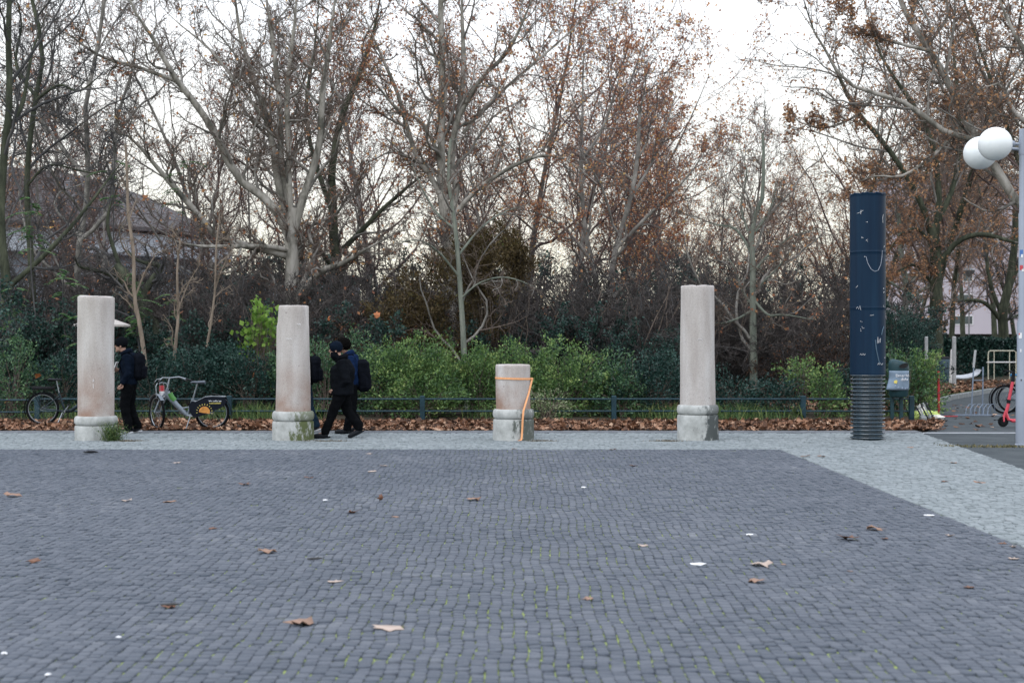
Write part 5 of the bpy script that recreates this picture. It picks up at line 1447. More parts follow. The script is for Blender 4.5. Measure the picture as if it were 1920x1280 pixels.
person((570 - 960) / FPX * 26.5, 26.5, 'person in blue jeans with a black backpack mostly hidden behind the chipped column',
    dict(head=(-.13, 0, 1.60), neck=(-.04, 0, 1.45), chest=(.0, 0, 1.28), pelvis=(.01, 0, .93), elbow_n=(.08, -.24, 1.08), wrist_n=(-.08, -.24, .92), elbow_f=(-.05, .24, 1.06), wrist_f=(-.2, .2, .92),
         knee_n=(-.16, -.09, .51), ankle_n=(-.27, -.09, .10), toe_n=(-.48, -.09, .03), knee_f=(.08, .09, .47), ankle_f=(.21, .09, .13), toe_f=(.01, .09, .03), pack_dx=-.05, pack_dz=-.06),
    M['skin'], M['jacket_black'], M['jeans'], hair=.10, coat_z=.90, group='people walking left on the pale paving')

# ================================================================== TREES
def resample(pts, rad, K=12, jit=0.0, rng=RNG):
    P = np.array(pts, float); seg = np.linalg.norm(P[1:] - P[:-1], axis=1); s = np.concatenate([[0], np.cumsum(seg)])
    t = np.linspace(0, s[-1], K)
    # catmull-rom for smooth limbs
    out = []
    for v in t:
        i = int(np.clip(np.searchsorted(s, v) - 1, 0, len(P) - 2)); u = (v - s[i]) / max(seg[i], 1e-9)
        p0 = P[max(i - 1, 0)]; p1 = P[i]; p2 = P[i + 1]; p3 = P[min(i + 2, len(P) - 1)]
        out.append(.5 * ((2 * p1) + (-p0 + p2) * u + (2 * p0 - 5 * p1 + 4 * p2 - p3) * u * u + (-p0 + 3 * p1 - 3 * p2 + p3) * u ** 3))
    out = np.array(out)
    if jit: out[1:-1] += rng.normal(size=(K - 2, 3)) * jit
    r = np.interp(t, s, rad) if hasattr(rad, '__len__') and len(rad) == len(P) else np.linspace(rad[0], rad[1], K)
    return out, r
def px_tree(name, label, d, limbs, mats, lv=((9, .42), (7, .5), (7, .55)), leaves=None, seed=1, group=None, cat='tree', ang=(28, 62), up=.07, rmin=.0055, base=None, moss=None, lead=1.0, clip_py=None):
    """limbs: (list of (px,py), width0 px, width1 px, depth shift at the end in m)"""
    rng = np.random.default_rng(seed); s = FPX / d
    LP = []; LR = []
    for (pts, w0, w1, dz) in limbs:
        m = len(pts); q = []
        for i, (px, py) in enumerate(pts):
            dd = d + dz * (i / (m - 1)) ** 1.2
            q.append(W(px, py, dd))
        q = np.array(q); q[:, 2] = np.maximum(q[:, 2], -.05)
        p, r = resample(q, (w0 / s / 2, w1 / s / 2), 14, jit=.012 * w0 / s * 2, rng=rng)
        if len(LP) > 0 and w1 < 9: r = r * np.clip(np.interp(np.linspace(0, 1, 14), [0, .6, 1], [1, 1, .25]), 0, 1)
        LP.append(p); LR.append(r)
    LP = np.array(LP); LR = np.array(LR)
    b0 = base if base is not None else (LP[0, 0, 0], d, 0)
    t = empty(name, b0, label, cat, group)
    off = np.array([b0[0], b0[1], b0[2]])
    V, F = tubes_np(LP - off, LR, 10)
    mesh_np('trunk', V, [F], mats[0], t, smooth=True)
    P1, R1 = grow(LP, LR, lv[0][0], .12, 1.0, lv[0][1], ang, K=9, sig=.22, up=up, rmax=.05, rmin=rmin * 1.4, rk=.55, rng=rng)
    P2, R2 = grow(P1, R1, lv[1][0], .1, 1.0, lv[1][1], ang, K=6, sig=.25, up=up * .8, rmax=.02, rmin=rmin, rk=.6, rng=rng)
    P3, R3 = grow(P2, R2, int(lv[2][0] * 1.5 + .5), .1, 1.0, lv[2][1] * 1.12, (30, 80), K=4, sig=.25, up=up * .5, rmax=.010, rmin=rmin * .72, rk=.55, rng=rng)
    Va, Fa = tubes_np(P1 - off, R1, 5)
    if name == 'sapling':
        Vb, Fb = tubes_np(P2 - off, R2, 3); Vc, Fc = tubes_np(P3 - off, R3, 3)
        mesh_np('crown', np.concatenate([Va, Vb, Vc]), [np.concatenate([Fa, Fb + len(Va), Fc + len(Va) + len(Vb)])], mats[1], t, smooth=True)
        return t
    mesh_np('branches', Va, [Fa], mats[1], t, smooth=True)
    Vb, Fb = tubes_np(P2 - off, R2, 3); Vc, Fc = tubes_np(P3 - off, R3, 3)
    mesh_np('twigs', np.concatenate([Vb, Vc]), [np.concatenate([Fb, Fc + len(Vb)])], mats[2], t, smooth=True)
    if leaves:
        V, F = leaves_on(P3 - off, leaves[0], leaves[1], rng)
        mesh_np('leaves', V, [F], leaves[2], t)
    return t
PLANE = (M['plane_bark'], M['bark_limb'], M['twig'])
DARK = (M['dark_bark'], M['twig_dark'], M['twig_dark'])
GREEN = (M['green_bark'], M['bark_limb'], M['twig'])
MIX = (M['bark_limb'], M['bark_limb'], M['twig_mauve'])

px_tree('plane_tree', 'big pale plane tree with fanning limbs behind the chipped column', 40, [
    ([(556, 760), (552, 640), (546, 560), (548, 500), (546, 440), (550, 390)], 34, 22, 0),
    ([(540, 440), (512, 385), (446, 332), (407, 258), (376, 206), (332, 153), (280, 61), (245, 9), (225, -60)], 17, 7, -2),
    ([(332, 153), (262, 127), (188, 105), (120, 60), (60, 40)], 8, 3, -1.5),
    ([(540, 480), (500, 468), (411, 446), (372, 402), (306, 328), (249, 262), (223, 251), (190, 240)], 16, 6, -3),
    ([(548, 440), (525, 363), (503, 232), (468, 122), (450, 65), (442, 0), (430, -70)], 15, 7, 1),
    ([(546, 400), (529, 341), (525, 219), (516, 109), (499, 0), (490, -60)], 14, 7, 2),
    ([(548, 420), (542, 350), (540, 260), (538, 175), (551, 52), (556, 0), (560, -70)], 12, 6, -1),
    ([(550, 440), (564, 385), (599, 271), (604, 175), (617, 87), (625, 22), (640, -60)], 16, 7, 0),
    ([(503, 232), (440, 150), (390, 90), (330, 40), (300, 10)], 7, 3, 2),
    ([(552, 560), (566, 548), (600, 510), (640, 495), (690, 465), (740, 440)], 15, 5, -2),
    ([(548, 470), (500, 462), (440, 462), (360, 460), (300, 440)], 10, 4, -3),
    ([(560, 540), (590, 480), (580, 430), (630, 400), (680, 350)], 8, 3, 2)],
    PLANE, lv=((13, .36), (9, .45), (8, .5)), leaves=(900, .11, M['tree_leaf_rust']), seed=5, rmin=.007)
px_tree('dark_tree', 'dark-trunked tree just behind the walking pair', 44, [
    ([(637, 760), (635, 640), (634, 580), (632, 500), (626, 440), (622, 340)], 27, 15, 0),
    ([(622, 340), (625, 300), (640, 220), (670, 150), (700, 60), (720, -40)], 14, 6, 1),
    ([(630, 480), (670, 440), (730, 380), (790, 330), (830, 300)], 12, 4, 0),
    ([(624, 400), (600, 330), (580, 260), (575, 180), (590, 90), (600, -30)], 10, 4, 2),
    ([(634, 520), (600, 470), (560, 430), (520, 400)], 9, 4, -1)],
    (M['dark_bark'], M['bark_limb'], M['twig_mauve']), lv=((10, .4), (8, .5), (7, .5)), leaves=(700, .11, M['tree_leaf_rust']), seed=6)
px_tree('plane_tree', 'pale twin-stemmed plane tree behind the bright bushes left of the stump', 42, [
    ([(848, 760), (850, 640), (846, 560), (838, 440), (830, 363)], 26, 18, 0),
    ([(832, 400), (828, 363), (828, 240), (829, 130), (826, 0), (824, -70)], 17, 9, 0),
    ([(838, 430), (856, 360), (846, 300), (868, 150), (866, 0), (866, -70)], 14, 8, 1.5),
    ([(845, 290), (858, 225), (905, 145), (950, 100), (985, 30), (1010, -40)], 11, 5, -1),
    ([(832, 380), (808, 330), (780, 290), (750, 190), (735, 150), (700, 70), (670, 0)], 11, 5, 1),
    ([(840, 420), (880, 370), (930, 330), (1000, 295), (1060, 298), (1120, 345)], 10, 4, -2),
    ([(868, 250), (920, 190), (1000, 120), (1080, 50), (1130, 0)], 7, 3, 2),
    ([(828, 300), (790, 230), (740, 200), (690, 140), (640, 100)], 7, 3, -1)],
    PLANE, lv=((12, .40), (9, .5), (8, .5)), leaves=(4600, .09, M['tree_leaf_rust']), seed=7)
px_tree('young_tree', 'slender green-grey tree in front of the brown-green shrub left of the stump', 34.5, [
    ([(876, 770), (872, 690), (864, 560), (858, 470), (850, 400), (840, 330), (845, 260)], 13, 5, 0),
    ([(862, 520), (820, 470), (780, 450), (730, 460)], 5, 2, -1), ([(858, 480), (900, 430), (940, 400), (1000, 380)], 5, 2, 1),
    ([(864, 560), (900, 530), (950, 520), (1010, 540)], 4, 2, -1), ([(854, 430), (820, 400), (790, 350), (770, 300)], 4, 2, 1)],
    GREEN, lv=((8, .42), (7, .5), (5, .5)), seed=8)
px_tree('forked_tree', 'two-stemmed tree with rust leaves right of the stump column', 46, [
    ([(1150, 700), (1146, 600), (1143, 547), (1152, 480), (1160, 450), (1182, 372), (1195, 300), (1200, 200)], 15, 6, 0),
    ([(1140, 700), (1128, 600), (1112, 500), (1095, 420), (1090, 320), (1092, 200), (1095, 60)], 12, 5, 1),
    ([(1160, 460), (1220, 400), (1290, 330), (1330, 270)], 8, 3, -1),
    ([(1110, 490), (1060, 430), (1010, 400), (960, 390)], 7, 3, 0),
    ([(1146, 560), (1190, 520), (1240, 480), (1280, 450)], 8, 3, 1),
    ([(1092, 300), (1130, 240), (1160, 150), (1180, 80)], 6, 3, 0),
    ([(1182, 372), (1230, 290), (1260, 200), (1275, 140)], 6, 2, 2)],
    MIX, lv=((9, .42), (8, .5), (8, .5)), leaves=(5500, .09, M['tree_leaf_rust']), seed=9)
px_tree('young_tree', 'slim green-grey tree with level branches right of the tallest column', 36, [
    ([(1414, 770), (1413, 690), (1412, 600), (1412, 500), (1410, 420), (1428, 380), (1432, 300), (1430, 250)], 17, 5, 0),
    ([(1412, 580), (1385, 596), (1350, 606), (1310, 600)], 5, 2, -.5),
    ([(1412, 560), (1440, 590), (1470, 590), (1530, 600)], 6, 2, -.6),
    ([(1412, 480), (1380, 430), (1340, 420), (1290, 400)], 6, 2, .5),
    ([(1412, 510), (1450, 470), (1490, 440), (1540, 430)], 6, 2, -.5),
    ([(1411, 440), (1440, 400), (1455, 350), (1450, 330)], 6, 2, 0),
    ([(1412, 575), (1390, 540), (1370, 490), (1330, 470)], 5, 2, 1),
    ([(1413, 560), (1430, 530), (1460, 500), (1480, 470)], 4, 2, -1),
    ([(1410, 450), (1390, 390), (1400, 320), (1380, 260)], 5, 2, 1)],
    GREEN, lv=((8, .5), (7, .5), (6, .5)), leaves=(350, .09, M['tree_leaf_rust']), seed=10)
px_tree('plane_tree', 'big mossy-trunked plane tree behind the litter bin', 58, [
    ([(1756, 700), (1755, 600), (1756, 520), (1754, 470), (1745, 420)], 28, 20, 0),
    ([(1754, 480), (1735, 400), (1700, 330), (1650, 260), (1600, 200), (1560, 114), (1525, 57), (1499, -30)], 13, 5, -3),
    ([(1754, 450), (1760, 360), (1745, 260), (1700, 180), (1650, 100), (1620, 0)], 13, 5, 0),
    ([(1756, 500), (1800, 450), (1850, 440), (1910, 455), (1960, 440)], 12, 6, -2),
    ([(1750, 460), (1720, 430), (1690, 440), (1660, 480)], 7, 3, -1),
    ([(1756, 420), (1790, 340), (1800, 240), (1790, 120), (1780, 0)], 11, 5, 2),
    ([(1756, 540), (1720, 500), (1700, 500), (1670, 520)], 6, 3, -1)],
    (M['dark_bark'], M['bark_limb'], M['twig']), lv=((12, .40), (9, .5), (8, .5)), leaves=(6000, .105, M['tree_leaf_brown']), seed=11)
px_tree('plane_tree', 'near plane tree whose dark limb sweeps in from the right edge above the navy pipe', 37, [
    ([(2060, 760), (2050, 640), (2040, 520), (2000, 430), (1960, 400)], 44, 34, 0),
    ([(1985, 410), (1905, 376), (1870, 319), (1822, 245), (1787, 175), (1744, 96), (1700, 26), (1670, -50)], 20, 9, 1),
    ([(1990, 330), (1900, 275), (1787, 254), (1735, 219), (1695, 192), (1643, 175), (1582, 153), (1560, 114), (1525, 57), (1490, 5)], 15, 4, -1),
    ([(2000, 350), (1960, 260), (1900, 210), (1880, 160), (1845, 165), (1800, 180)], 14, 5, 0),
    ([(2010, 430), (1990, 280), (1960, 160), (1900, 60), (1860, -40)], 18, 8, 1),
    ([(1643, 175), (1600, 220), (1540, 240), (1480, 220)], 6, 2, 0),
    ([(1787, 254), (1740, 300), (1690, 330), (1640, 330), (1590, 350)], 7, 3, 0),
    ([(1744, 96), (1680, 80), (1620, 60), (1570, 10)], 7, 3, 0)],
    PLANE, lv=((15, .36), (10, .45), (8, .45)), leaves=(7000, .09, M['tree_leaf_brown']), seed=12)
px_tree('spreading_tree', 'dark spreading tree with a low arching limb beside the lamp post', 78, [
    ([(1886, 694), (1882, 640), (1880, 590), (1890, 540), (1900, 480), (1905, 380)], 22, 10, 0),
    ([(1876, 600), (1850, 570), (1820, 562), (1790, 565), (1775, 555)], 9, 4, -2),
    ([(1878, 590), (1860, 540), (1850, 480), (1870, 400)], 9, 3, 0),
    ([(1884, 570), (1900, 520), (1930, 460), (1970, 400)], 11, 4, 0),
    ([(1884, 600), (1910, 590), (1950, 560)], 7, 3, 2)],
    DARK, lv=((7, .45), (6, .5), (6, .5)), leaves=(350, .15, M['tree_leaf_brown']), seed=13)
px_tree('mossy_tree', 'mid-distance mossy tree between the navy pipe and the big mossy trunk', 64, [
    ([(1697, 690), (1697, 620), (1696, 590), (1700, 540), (1690, 480), (1685, 400)], 16, 7, 0),
    ([(1697, 590), (1670, 575), (1640, 560), (1600, 565)], 7, 3, 0),
    ([(1698, 570), (1720, 550), (1745, 530), (1765, 490)], 8, 3, 0),
    ([(1697, 545), (1660, 520), (1640, 470), (1600, 440)], 6, 2, 0)],
    (M['green_bark'], M['bark_limb'], M['twig']), lv=((8, .5), (7, .5), (6, .5)), leaves=(300, .12, M['tree_leaf_brown']), seed=14)
px_tree('dark_tree', 'dark bare tree running up the left edge of the photo', 35, [
    ([(20, 780), (15, 640), (10, 520), (0, 420), (4, 330), (18, 180), (15, 60), (20, -40)], 22, 9, 0),
    ([(6, 250), (40, 200), (60, 100), (90, 20)], 9, 4, 1), ([(8, 330), (-30, 280), (-60, 180)], 9, 4, 0),
    ([(14, 540), (60, 500), (120, 440), (170, 380), (215, 320), (240, 290)], 11, 4, 1)],
    DARK, lv=((9, .4), (7, .5), (6, .5)), seed=15)
px_tree('dark_tree', 'second dark bare stem from the left edge, forked high up', 38, [
    ([(70, 780), (64, 600), (55, 440), (50, 370), (54, 280), (66, 190), (80, 100), (60, 0)], 15, 7, 0),
    ([(64, 190), (110, 160), (150, 170), (200, 130)], 6, 3, -1), ([(66, 180), (30, 120), (40, 40), (20, -30)], 7, 3, 1),
    ([(50, 350), (90, 310), (150, 320), (240, 340)], 5, 2, 0)],
    DARK, lv=((9, .45), (7, .5), (6, .5)), seed=16)
px_tree('bare_tree', 'grey bare tree behind the leftmost column with steep limbs', 43, [
    ([(140, 760), (150, 600), (145, 480), (160, 400), (165, 300), (160, 200), (185, 80), (200, -40)], 14, 6, 0),
    ([(150, 450), (200, 400), (215, 300), (218, 230), (250, 120), (260, 20)], 9, 4, 0),
    ([(160, 330), (110, 270), (75, 215), (40, 120)], 7, 3, 1),
    ([(165, 270), (120, 220), (80, 200), (30, 180)], 5, 2, -1),
    ([(216, 260), (260, 200), (300, 170), (350, 90)], 5, 2, 1)],
    (M['bark_limb'], M['bark_limb'], M['twig_dark']), lv=((10, .42), (8, .5), (7, .5)), leaves=(250, .1, M['tree_leaf_brown']), seed=17)
px_tree('mossy_tree', 'dark mossy leaning trunk between the person in the cap and the hire bicycle', 36, [
    ([(312, 730), (300, 660), (282, 610), (262, 570), (242, 530), (215, 500)], 46, 24, 0),
    ([(270, 580), (275, 540), (300, 500), (262, 490), (240, 470)], 16, 8, 0),
    ([(232, 520), (205, 440), (203, 400), (225, 340)], 9, 4, 0),
    ([(240, 530), (195, 510), (150, 500), (140, 480)], 10, 4, -1)],
    DARK, lv=((6, .6), (6, .5), (5, .5)), seed=18)
for lab, d, pts, w in (('pale tan sapling rising beside the person in the cap', 33.5, [(274, 700), (264, 620), (252, 560), (250, 470), (240, 400), (238, 320), (235, 270)], 9),
                    ('thin tan sapling left of the hire bicycle seat', 33, [(324, 705), (330, 640), (334, 580), (332, 510), (338, 450)], 7),
                    ('thin pale sapling behind the hire bicycle rear wheel', 34, [(388, 650), (396, 600), (403, 540), (405, 470), (412, 400)], 5)):
    px_tree('sapling', lab, d, [(pts, w, w * .45, 0), ([pts[2], (pts[2][0] + 20, pts[2][1] - 50), (pts[2][0] + 45, pts[2][1] - 90)], w * .5, 1.5, .3)], (M['tan_bark'], M['tan_bark'], M['twig']), lv=((6, .30), (5, .5), (4, .5)), seed=int(w * 7))

# ---- generic trees, built once per kind and copied
def generic_tree(name, h, mats, leaves, seed, lean=.04, c=(16, 8, 7), spread=.42, ang=(28, 58), up=.13, r0=.16, stems=1, rmin=.006, first=.2, sig=.2):
    rng = np.random.default_rng(seed)
    LP = []; LR = []
    for k in range(stems):
        a = 2 * PI * (k + rng.random() * .5) / stems; sp = 0 if stems == 1 else .16 + .22 * rng.random()
        d = np.array([math.cos(a) * sp, math.sin(a) * sp, 1.0]); q = [np.array([math.cos(a) * .06 * (stems > 1), math.sin(a) * .06 * (stems > 1), -.1])]
        hh = h * (1 if stems == 1 else .6 + .4 * rng.random())
        for i in range(7):
            d = d + rng.normal(size=3) * np.array([lean, lean, 0]) * 2.2; q.append(q[-1] + d / np.linalg.norm(d) * hh / 7)
        p, r = resample(q, (r0, rmin * 1.5), 14, 0, rng); LP.append(p); LR.append(r)
    LP = np.array(LP); LR = np.array(LR)
    P1, R1 = grow(LP, LR, c[0], first, .98, spread, ang, K=8, sig=sig, up=up, rmax=.075, rmin=rmin * 1.3, rk=.5, rng=rng, taper=.6)
    P2, R2 = grow(P1, R1, c[1], .1, 1, .5, ang, K=6, sig=.24, up=up * .6, rmax=.025, rmin=rmin, rk=.55, rng=rng)
    P3, R3 = grow(P2, R2, int(c[2] * 1.4 + .5), .1, 1, .58, (30, 80), K=4, sig=.25, up=up * .3, rmax=.011, rmin=rmin * .75, rk=.6, rng=rng)
    t = empty(name, (0, 0, 0), 'x', 'tree')
    V, F = tubes_np(LP, LR, 9); mesh_np('trunk', V, [F], mats[0], t, smooth=True)
    Va, Fa = tubes_np(P1, R1, 4); mesh_np('branches', Va, [Fa], mats[1], t, smooth=True)
    Vb, Fb = tubes_np(P2, R2, 3); Vc, Fc = tubes_np(P3, R3, 3)
    mesh_np('twigs', np.concatenate([Vb, Vc]), [np.concatenate([Fb, Fc + len(Vb)])], mats[2], t, smooth=True)
    if leaves:
        V, F = leaves_on(P3, leaves[0], leaves[1], rng); mesh_np('leaves', V, [F], leaves[2], t)
    return t
def dup(root):
    r = root.copy(); COL.objects.link(r)
    for ch in list(root.children):
        c = ch.copy(); COL.objects.link(c); c.parent = r
    return r
SPOTS = [(-60, 'beyond the left edge'), (40, 'at the left edge'), (110, 'left of the leftmost column'), (180, 'behind the leftmost column'), (250, 'behind the person in the cap'), (330, 'behind the hire bicycle'), (400, 'behind the advert panel of the hire bicycle'), (470, 'left of the chipped column'), (550, 'behind the chipped column'),
         (640, 'behind the walking pair'), (730, 'right of the walking pair'), (820, 'midway between the walking pair and the stump'), (900, 'just left of the stump'), (962, 'behind the stump'), (1040, 'just right of the stump'), (1130, 'midway between stump and tallest column'), (1220, 'left of the tallest column'), (1310, 'behind the tallest column'),
         (1390, 'right of the tallest column'), (1470, 'midway between tallest column and navy pipe'), (1550, 'left of the navy pipe'), (1627, 'behind the navy pipe'), (1700, 'behind the litter bin'), (1790, 'behind the tall grey post'), (1860, 'left of the lamp post'), (1930, 'behind the lamp post'), (2050, 'beyond the right edge')]
USED = set()
def where(px, lead, d):
    w = min(SPOTS, key=lambda s: abs(s[0] - px))[1]
    for extra in ('', ', a row further back', ', two rows further back', ', in the farthest row', ', a lower one', ', a thinner one', ', a broader one', ', the slightest one'):
        s = lead + ' ' + w + extra
        if s not in USED:
            USED.add(s); return s
    return s
proto = {
    'rust': generic_tree('rust_leaved_tree', 12, (M['bark_limb'], M['twig_mauve'], M['twig_mauve']), (3600, .092, M['tree_leaf_rust']), 31, c=(20, 9, 8), r0=.12, spread=.58, ang=(35, 70), up=.09),
    'brown': generic_tree('brown_leaved_tree', 13, (M['dark_bark'], M['twig_mauve'], M['twig']), (3200, .10, M['tree_leaf_brown']), 32, c=(20, 9, 8), r0=.15, spread=.58, ang=(35, 70), up=.09),
    'bare': generic_tree('bare_tree', 13, (M['bark_limb'], M['bark_limb'], M['twig_mauve']), (350, .10, M['tree_leaf_brown']), 33, c=(20, 9, 8), r0=.11, spread=.55, ang=(32, 68), up=.09),
    'fine': generic_tree('fine_twigged_tree', 10, (M['bark_limb'], M['twig_mauve'], M['twig_mauve']), (400, .09, M['tree_leaf_rust']), 34, c=(22, 9, 8), spread=.46, ang=(24, 55), up=.15, r0=.11),
}
LEAD = {'rust': 'rust-leaved background tree', 'brown': 'brown-leaved background tree', 'bare': 'bare grey background tree', 'fine': 'fine-twigged upright background tree'}
H0 = {'rust': 12, 'brown': 13, 'bare': 13, 'fine': 10}
trees = [('bare', 40, -60, 52), ('fine', 130, 60, 60), ('bare', 240, 20, 64), ('fine', 330, 90, 56), ('bare', 430, -40, 68), ('brown', -80, -60, 46),
         ('fine', 600, 60, 66), ('rust', 700, -20, 60), ('rust', 900, 40, 62), ('rust', 985, -80, 68), ('rust', 1075, -40, 58), ('rust', 1150, 110, 72),
         ('rust', 1230, 230, 58), ('fine', 1290, 130, 70), ('fine', 1370, 250, 60), ('rust', 1470, 300, 66), ('rust', 1550, 330, 78),
         ('brown', 1650, 60, 72), ('brown', 1985, -120, 62), ('brown', 2090, -60, 50), ('rust', 1010, 330, 84), ('rust', 1260, 350, 84), ('rust', 1420, 380, 88), ('bare', 640, 300, 84), ('rust', 840, 320, 86), ('brown', 1600, 330, 90),
         ('fine', 90, 200, 50), ('fine', 200, 240, 53), ('fine', 380, 280, 54), ('fine', 480, 240, 58), ('fine', 745, 150, 56), ('fine', 960, 180, 60), ('brown', 1690, 200, 92), ('brown', 1780, 180, 96), ('brown', 1870, 200, 88), ('brown', 1745, -60, 66), ('brown', 1570, 90, 70), ('rust', 1190, 260, 60), ('rust', 1100, 240, 64), ('fine', 1330, 300, 62), ('brown', 1720, 280, 105), ('brown', 1810, 250, 112), ('brown', 1900, 290, 100)]
first = {}
rg = random.Random(77)
for kind, px, ytop, d in trees:
    o = proto[kind] if kind not in first else dup(proto[kind]); first[kind] = 1
    x = (px - 960) / FPX * d; H = CAM_H + (640 - ytop) / FPX * d
    o.location = (x, d, 0); s = H / (H0[kind] * 1.0)
    o.scale = (s * rg.uniform(.9, 1.15), s * rg.uniform(.9, 1.15), s); o.rotation_euler = (0, 0, rg.uniform(0, 6.28))
    o['label'] = where(px, LEAD[kind], d); o['category'] = 'tree'; o['group'] = 'background trees of the park'

# ---- bare thicket shrubs
sproto = {
    'mauve': generic_tree('bare_shrub', 3.6, (M['twig_thicket'],) * 3, (60, .08, M['tree_leaf_rust']), 41, stems=12, c=(9, 7, 5), r0=.022, rmin=.0055, first=.12, spread=.5, lean=.08, up=.12, sig=.28),
    'grey': generic_tree('bare_shrub', 3.2, (M['twig'], M['twig_dark'], M['twig_thicket']), None, 42, stems=12, c=(9, 7, 5), r0=.02, rmin=.005, first=.12, spread=.55, lean=.1, up=.06, ang=(35, 75), sig=.3),
    'leafy': generic_tree('dark_leafy_shrub', 3.0, (M['twig_dark'],) * 3, (9000, .075, M['leaf_dark']), 43, stems=11, c=(9, 6, 5), r0=.02, rmin=.005, first=.05, spread=.5, lean=.08, up=.10),
    'hedge': generic_tree('rusty_hedge_shrub', 2.4, (M['twig_dark'],) * 3, (8000, .06, M['leaf_rusty_hedge']), 44, stems=11, c=(8, 6, 5), r0=.018, rmin=.005, first=.05, spread=.5, lean=.08, up=.12),
}
SL = {'mauve': 'mauve-twigged bare shrub', 'grey': 'tangled grey bare shrub', 'leafy': 'dark evergreen shrub', 'hedge': 'rusty-leaved dark shrub'}
SH = {'mauve': 3.6, 'grey': 3.2, 'leafy': 3.0, 'hedge': 2.4}
shr = []
rg = random.Random(5)
for i in range(20):   # front row of the thicket
    px = -60 + i * 84 + rg.uniform(-20, 20)
    if px > 1600: break
    shr.append((rg.choice(['mauve', 'grey', 'grey']), px, rg.uniform(450, 540) if px < 1240 else rg.uniform(480, 560), 36.5 + rg.uniform(-.8, 1.5)))
for i in range(20):
    px = -90 + i * 92 + rg.uniform(-20, 20)
    if px > 1640: break
    shr.append((rg.choice(['mauve', 'mauve', 'grey']), px, rg.uniform(410, 500), 42 + rg.uniform(-1.5, 2.5)))
for i in range(20):
    px = -60 + i * 104 + rg.uniform(-20, 20)
    if px > 1660: break
    shr.append((rg.choice(['mauve', 'leafy']), px, rg.uniform(440, 520), 49 + rg.uniform(-2, 4)))
shr += [('leafy', px, yt, d) for px, yt, d in ((30, 520, 34), (110, 560, 34.5), (200, 560, 35), (280, 590, 35.5), (370, 590, 35), (460, 560, 35.5), (700, 560, 35), (780, 590, 35.5), (930, 580, 36), (1010, 560, 35.5), (1090, 560, 36), (1170, 590, 35.5), (1240, 600, 35.5), (1700, 540, 47), (1670, 600, 44), (1110, 620, 60), (560, 570, 36))]
shr += [('hedge', px, yt, d) for px, yt, d in ((610, 595, 34.5), (680, 600, 34.8), (740, 600, 35), (1480, 640, 36), (1530, 620, 37), (1580, 610, 38))]
first = {}
shr = [(k, p, max(y, 455 if p < 420 else y), d) for k, p, y, d in shr]
shr = [q for q in shr if not (700 < q[1] < 1010 and q[3] < 39 and q[2] < 575)]
for kind, px, ytop, d in shr:
    o = sproto[kind] if kind not in first else dup(sproto[kind]); first[kind] = 1
    x = (px - 960) / FPX * d; H = CAM_H + (640 - ytop) / FPX * d
    s = H / SH[kind]; o.location = (x, d, 0); o.scale = (s * rg.uniform(.9, 1.2), s * rg.uniform(.9, 1.2), s); o.rotation_euler = (0, 0, rg.uniform(0, 6.28))
    o['label'] = where(px, SL[kind], d); o['category'] = 'shrub'; o['group'] = 'shrubs of the thicket behind the fence'
# distant dark hedge wall, one hedge per stretch
for i, (px, d, lab) in enumerate(((1800, 66, 'dark clipped hedge beyond the grey posts'), (1900, 69, 'dark clipped hedge behind the lamp post and hoop railing'), (1990, 66, 'dark clipped hedge beyond the right edge'), (1700, 70, 'dark clipped hedge left of the big mossy tree'))):
    rng = np.random.default_rng(60 + i)
    wx, hz, dy = 3.6, CAM_H + (640 - (634 if i < 3 else 600)) / FPX * d, 1.2
    n = 9000
    p = np.stack([rng.uniform(-wx / 2, wx / 2, n), rng.uniform(-dy / 2, dy / 2, n), rng.random(n) ** .8 * hz], -1)
    face = rng.random(n); p[:, 1] = np.where(face < .55, -dy / 2 + np.abs(rng.normal(size=n)) * .12, p[:, 1]); p[:, 2] = np.where(face > .8, hz - np.abs(rng.normal(size=n)) * .1, p[:, 2]); p[:, 2] += .06 * np.sin(p[:, 0] * 3)
    t = empty('hedge', ((px - 960) / FPX * d, d, 0), lab, 'hedge', 'clipped hedges in front of the pink building')
    V, F = leaf_quads(p, .13, rng); mesh_np('foliage', V, [F], M['leaf_dark'], t)
    st = MB()
    for k in range(8): st.tube([(-wx / 2 + .25 + k * .45, 0, 0), (-wx / 2 + .25 + k * .45 + rng.normal() * .1, 0, hz * .8)], .03, 5)
    st.build('stems', M['twig_dark'], t)

